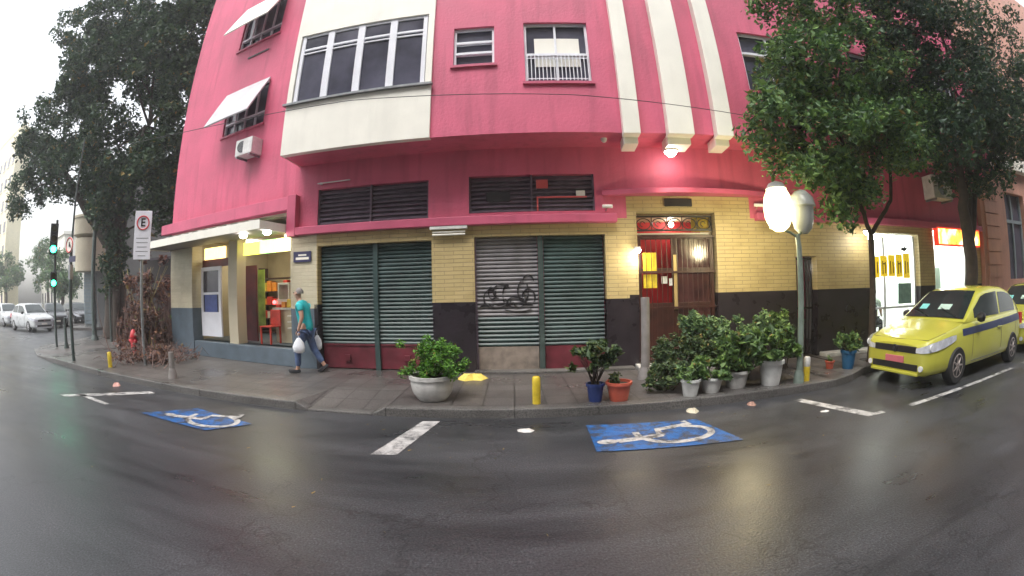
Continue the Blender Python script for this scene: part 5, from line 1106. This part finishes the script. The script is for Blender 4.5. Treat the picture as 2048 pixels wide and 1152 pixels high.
    for (x, y, z, a) in ((-.25, -.09, .045, 0), (.3, .09, .07, -.6)):
        m = MB(); m.lathe([(.005, -.05), (.04, -.03), (.045, .0), (.04, .03), (.005, .04)], (0, 0, 0), 14); sc = Matrix.Translation((x, y, z)) @ Matrix.Rotation(a, 4, 'Y') @ Matrix.Diagonal((3.1, 1.15, 1, 1)); m.v = [tuple(sc @ Vector(v)) for v in m.v]; m.build('shoe', SHO, t, local=True, smooth=True)
    BAG = mat('white_bag', (.68, .7, .74), .4, .1, 12)
    for i, (x, y, s_, lb) in enumerate([(-.06, -.25, 1.0, 'white plastic bag in the near hand of the person in turquoise'), (.16, .26, .8, 'smaller white plastic bag in the far hand of the person in turquoise')]):
        c = Vector((-4.02, 7.55, .12))+Matrix.Rotation(R(8), 3, 'Z') @ Vector((x, y, 0))
        tb = thing('plastic_bag', lb, 'bag', c, R(8), 'shopping bags of the walking person')
        m = MB(); ring = []
        for z, r_ in ((.42, .05), (.45, .09), (.53, .105), (.62, .08), (.71, .025)):
            ring.append([(s_*r_*1.2*math.cos(a)*(1+.1*math.sin(a*5+z*20)), s_*r_*.6*math.sin(a), z) for a in [2*math.pi*k/18 for k in range(19)]])
        m.grid(ring); m.poly(ring[0][:-1]); m.build('bag_body', BAG, tb, local=True, smooth=True)
        m = MB(); m.tube([(0, .01, .7), (-.01, .0, .78), (0, 0, .8)], .008, 5); m.build('bag_handle', BAG, tb, local=True)
person()
# seated figure inside the lit shop
def sitter():
    loc = B.at(8.75, -.9, .15); t = thing('person', 'person in a pale shirt sitting inside the bright shop window', 'person', loc, R(200))
    sk = mat('skin', (.42, .24, .17)); 
    skinned('body', [((0, 0, .55), (.15, .12)), ((-.02, 0, .8), (.14, .11)), ((-.04, 0, 1.02), .1), ((-.05, 0, 1.1), .05), ((-.06, 0, 1.2), .085), ((-.05, 0, 1.28), .06), ((0, .1, .52), .085), ((-.4, .1, .5), .06), ((-.4, .1, .08), .045), ((-.5, .1, .04), .035), ((0, -.1, .52), .085), ((-.4, -.1, .5), .06), ((-.4, -.1, .08), .045), ((-.5, -.1, .04), .035), ((-.03, .18, 1.0), .055), ((-.08, .22, .75), .04), ((-.3, .16, .62), .032), ((-.03, -.18, 1.0), .055), ((-.08, -.22, .75), .04), ((-.3, -.16, .62), .032)],
            [(0, 1), (1, 2), (2, 3), (3, 4), (4, 5), (0, 6), (6, 7), (7, 8), (8, 9), (0, 10), (10, 11), (11, 12), (12, 13), (2, 14), (14, 15), (15, 16), (2, 17), (17, 18), (18, 19)], sk, t)
    skinned('shirt', [((0, 0, .56), (.165, .135)), ((-.02, 0, .8), (.155, .125)), ((-.04, 0, 1.03), .115), ((-.03, .18, 1.0), .066), ((-.06, .21, .85), .056), ((-.03, -.18, 1.0), .066), ((-.06, -.21, .85), .056)], [(0, 1), (1, 2), (2, 3), (3, 4), (2, 5), (5, 6)], mat('pale_green_cloth', (.35, .42, .38), .7, .1), t)
    skinned('trousers', [((0, 0, .54), (.16, .13)), ((0, .1, .52), .095), ((-.4, .1, .5), .07), ((-.4, .1, .14), .055), ((0, -.1, .52), .095), ((-.4, -.1, .5), .07), ((-.4, -.1, .14), .055)], [(0, 1), (1, 2), (2, 3), (0, 4), (4, 5), (5, 6)], mat('dark_cloth', (.03, .03, .035), .8, .1), t)
    m = MB(); m.ball((-.05, 0, 1.235), .1, 8); m.build('hair', mat('grey_hair', (.22, .2, .19)), t, local=True, smooth=True)
    c = thing('chair', 'dark chair under the person in the bright shop window', 'chair', loc, R(200))
    m = MB(); m.box(-.2, .22, -.22, .22, .38, .42); m.build('seat', IRON, c, local=True, bevel=.01)
    m = MB(); m.box(.2, .23, -.22, .22, .5, .9); m.build('backrest', IRON, c, local=True, bevel=.01)
    for x in (-.17, .2):
        for y in (-.19, .19): m = MB(); m.tube([(x, y, 0), (x, y, .38 if x < 0 else .88)], .014, 6); m.build('leg', IRON, c, local=True)
sitter()

hz = MB(); hz.box(-95, 60, -30, 60, -2, 30); ho = hz.build('haze', mat('haze_air', (1, 1, 1), .5, 0)); ho['kind'] = 'stuff'
hm = ho.data.materials[0]; t_ = hm.node_tree; t_.nodes.remove(t_.nodes['Principled BSDF']); v_ = t_.nodes.new('ShaderNodeVolumePrincipled'); v_.inputs['Density'].default_value = .003; v_.inputs['Color'].default_value = (1, 1, 1, 1); v_.inputs['Anisotropy'].default_value = .3
t_.links.new(v_.outputs[0], t_.nodes['Material Output'].inputs['Volume'])
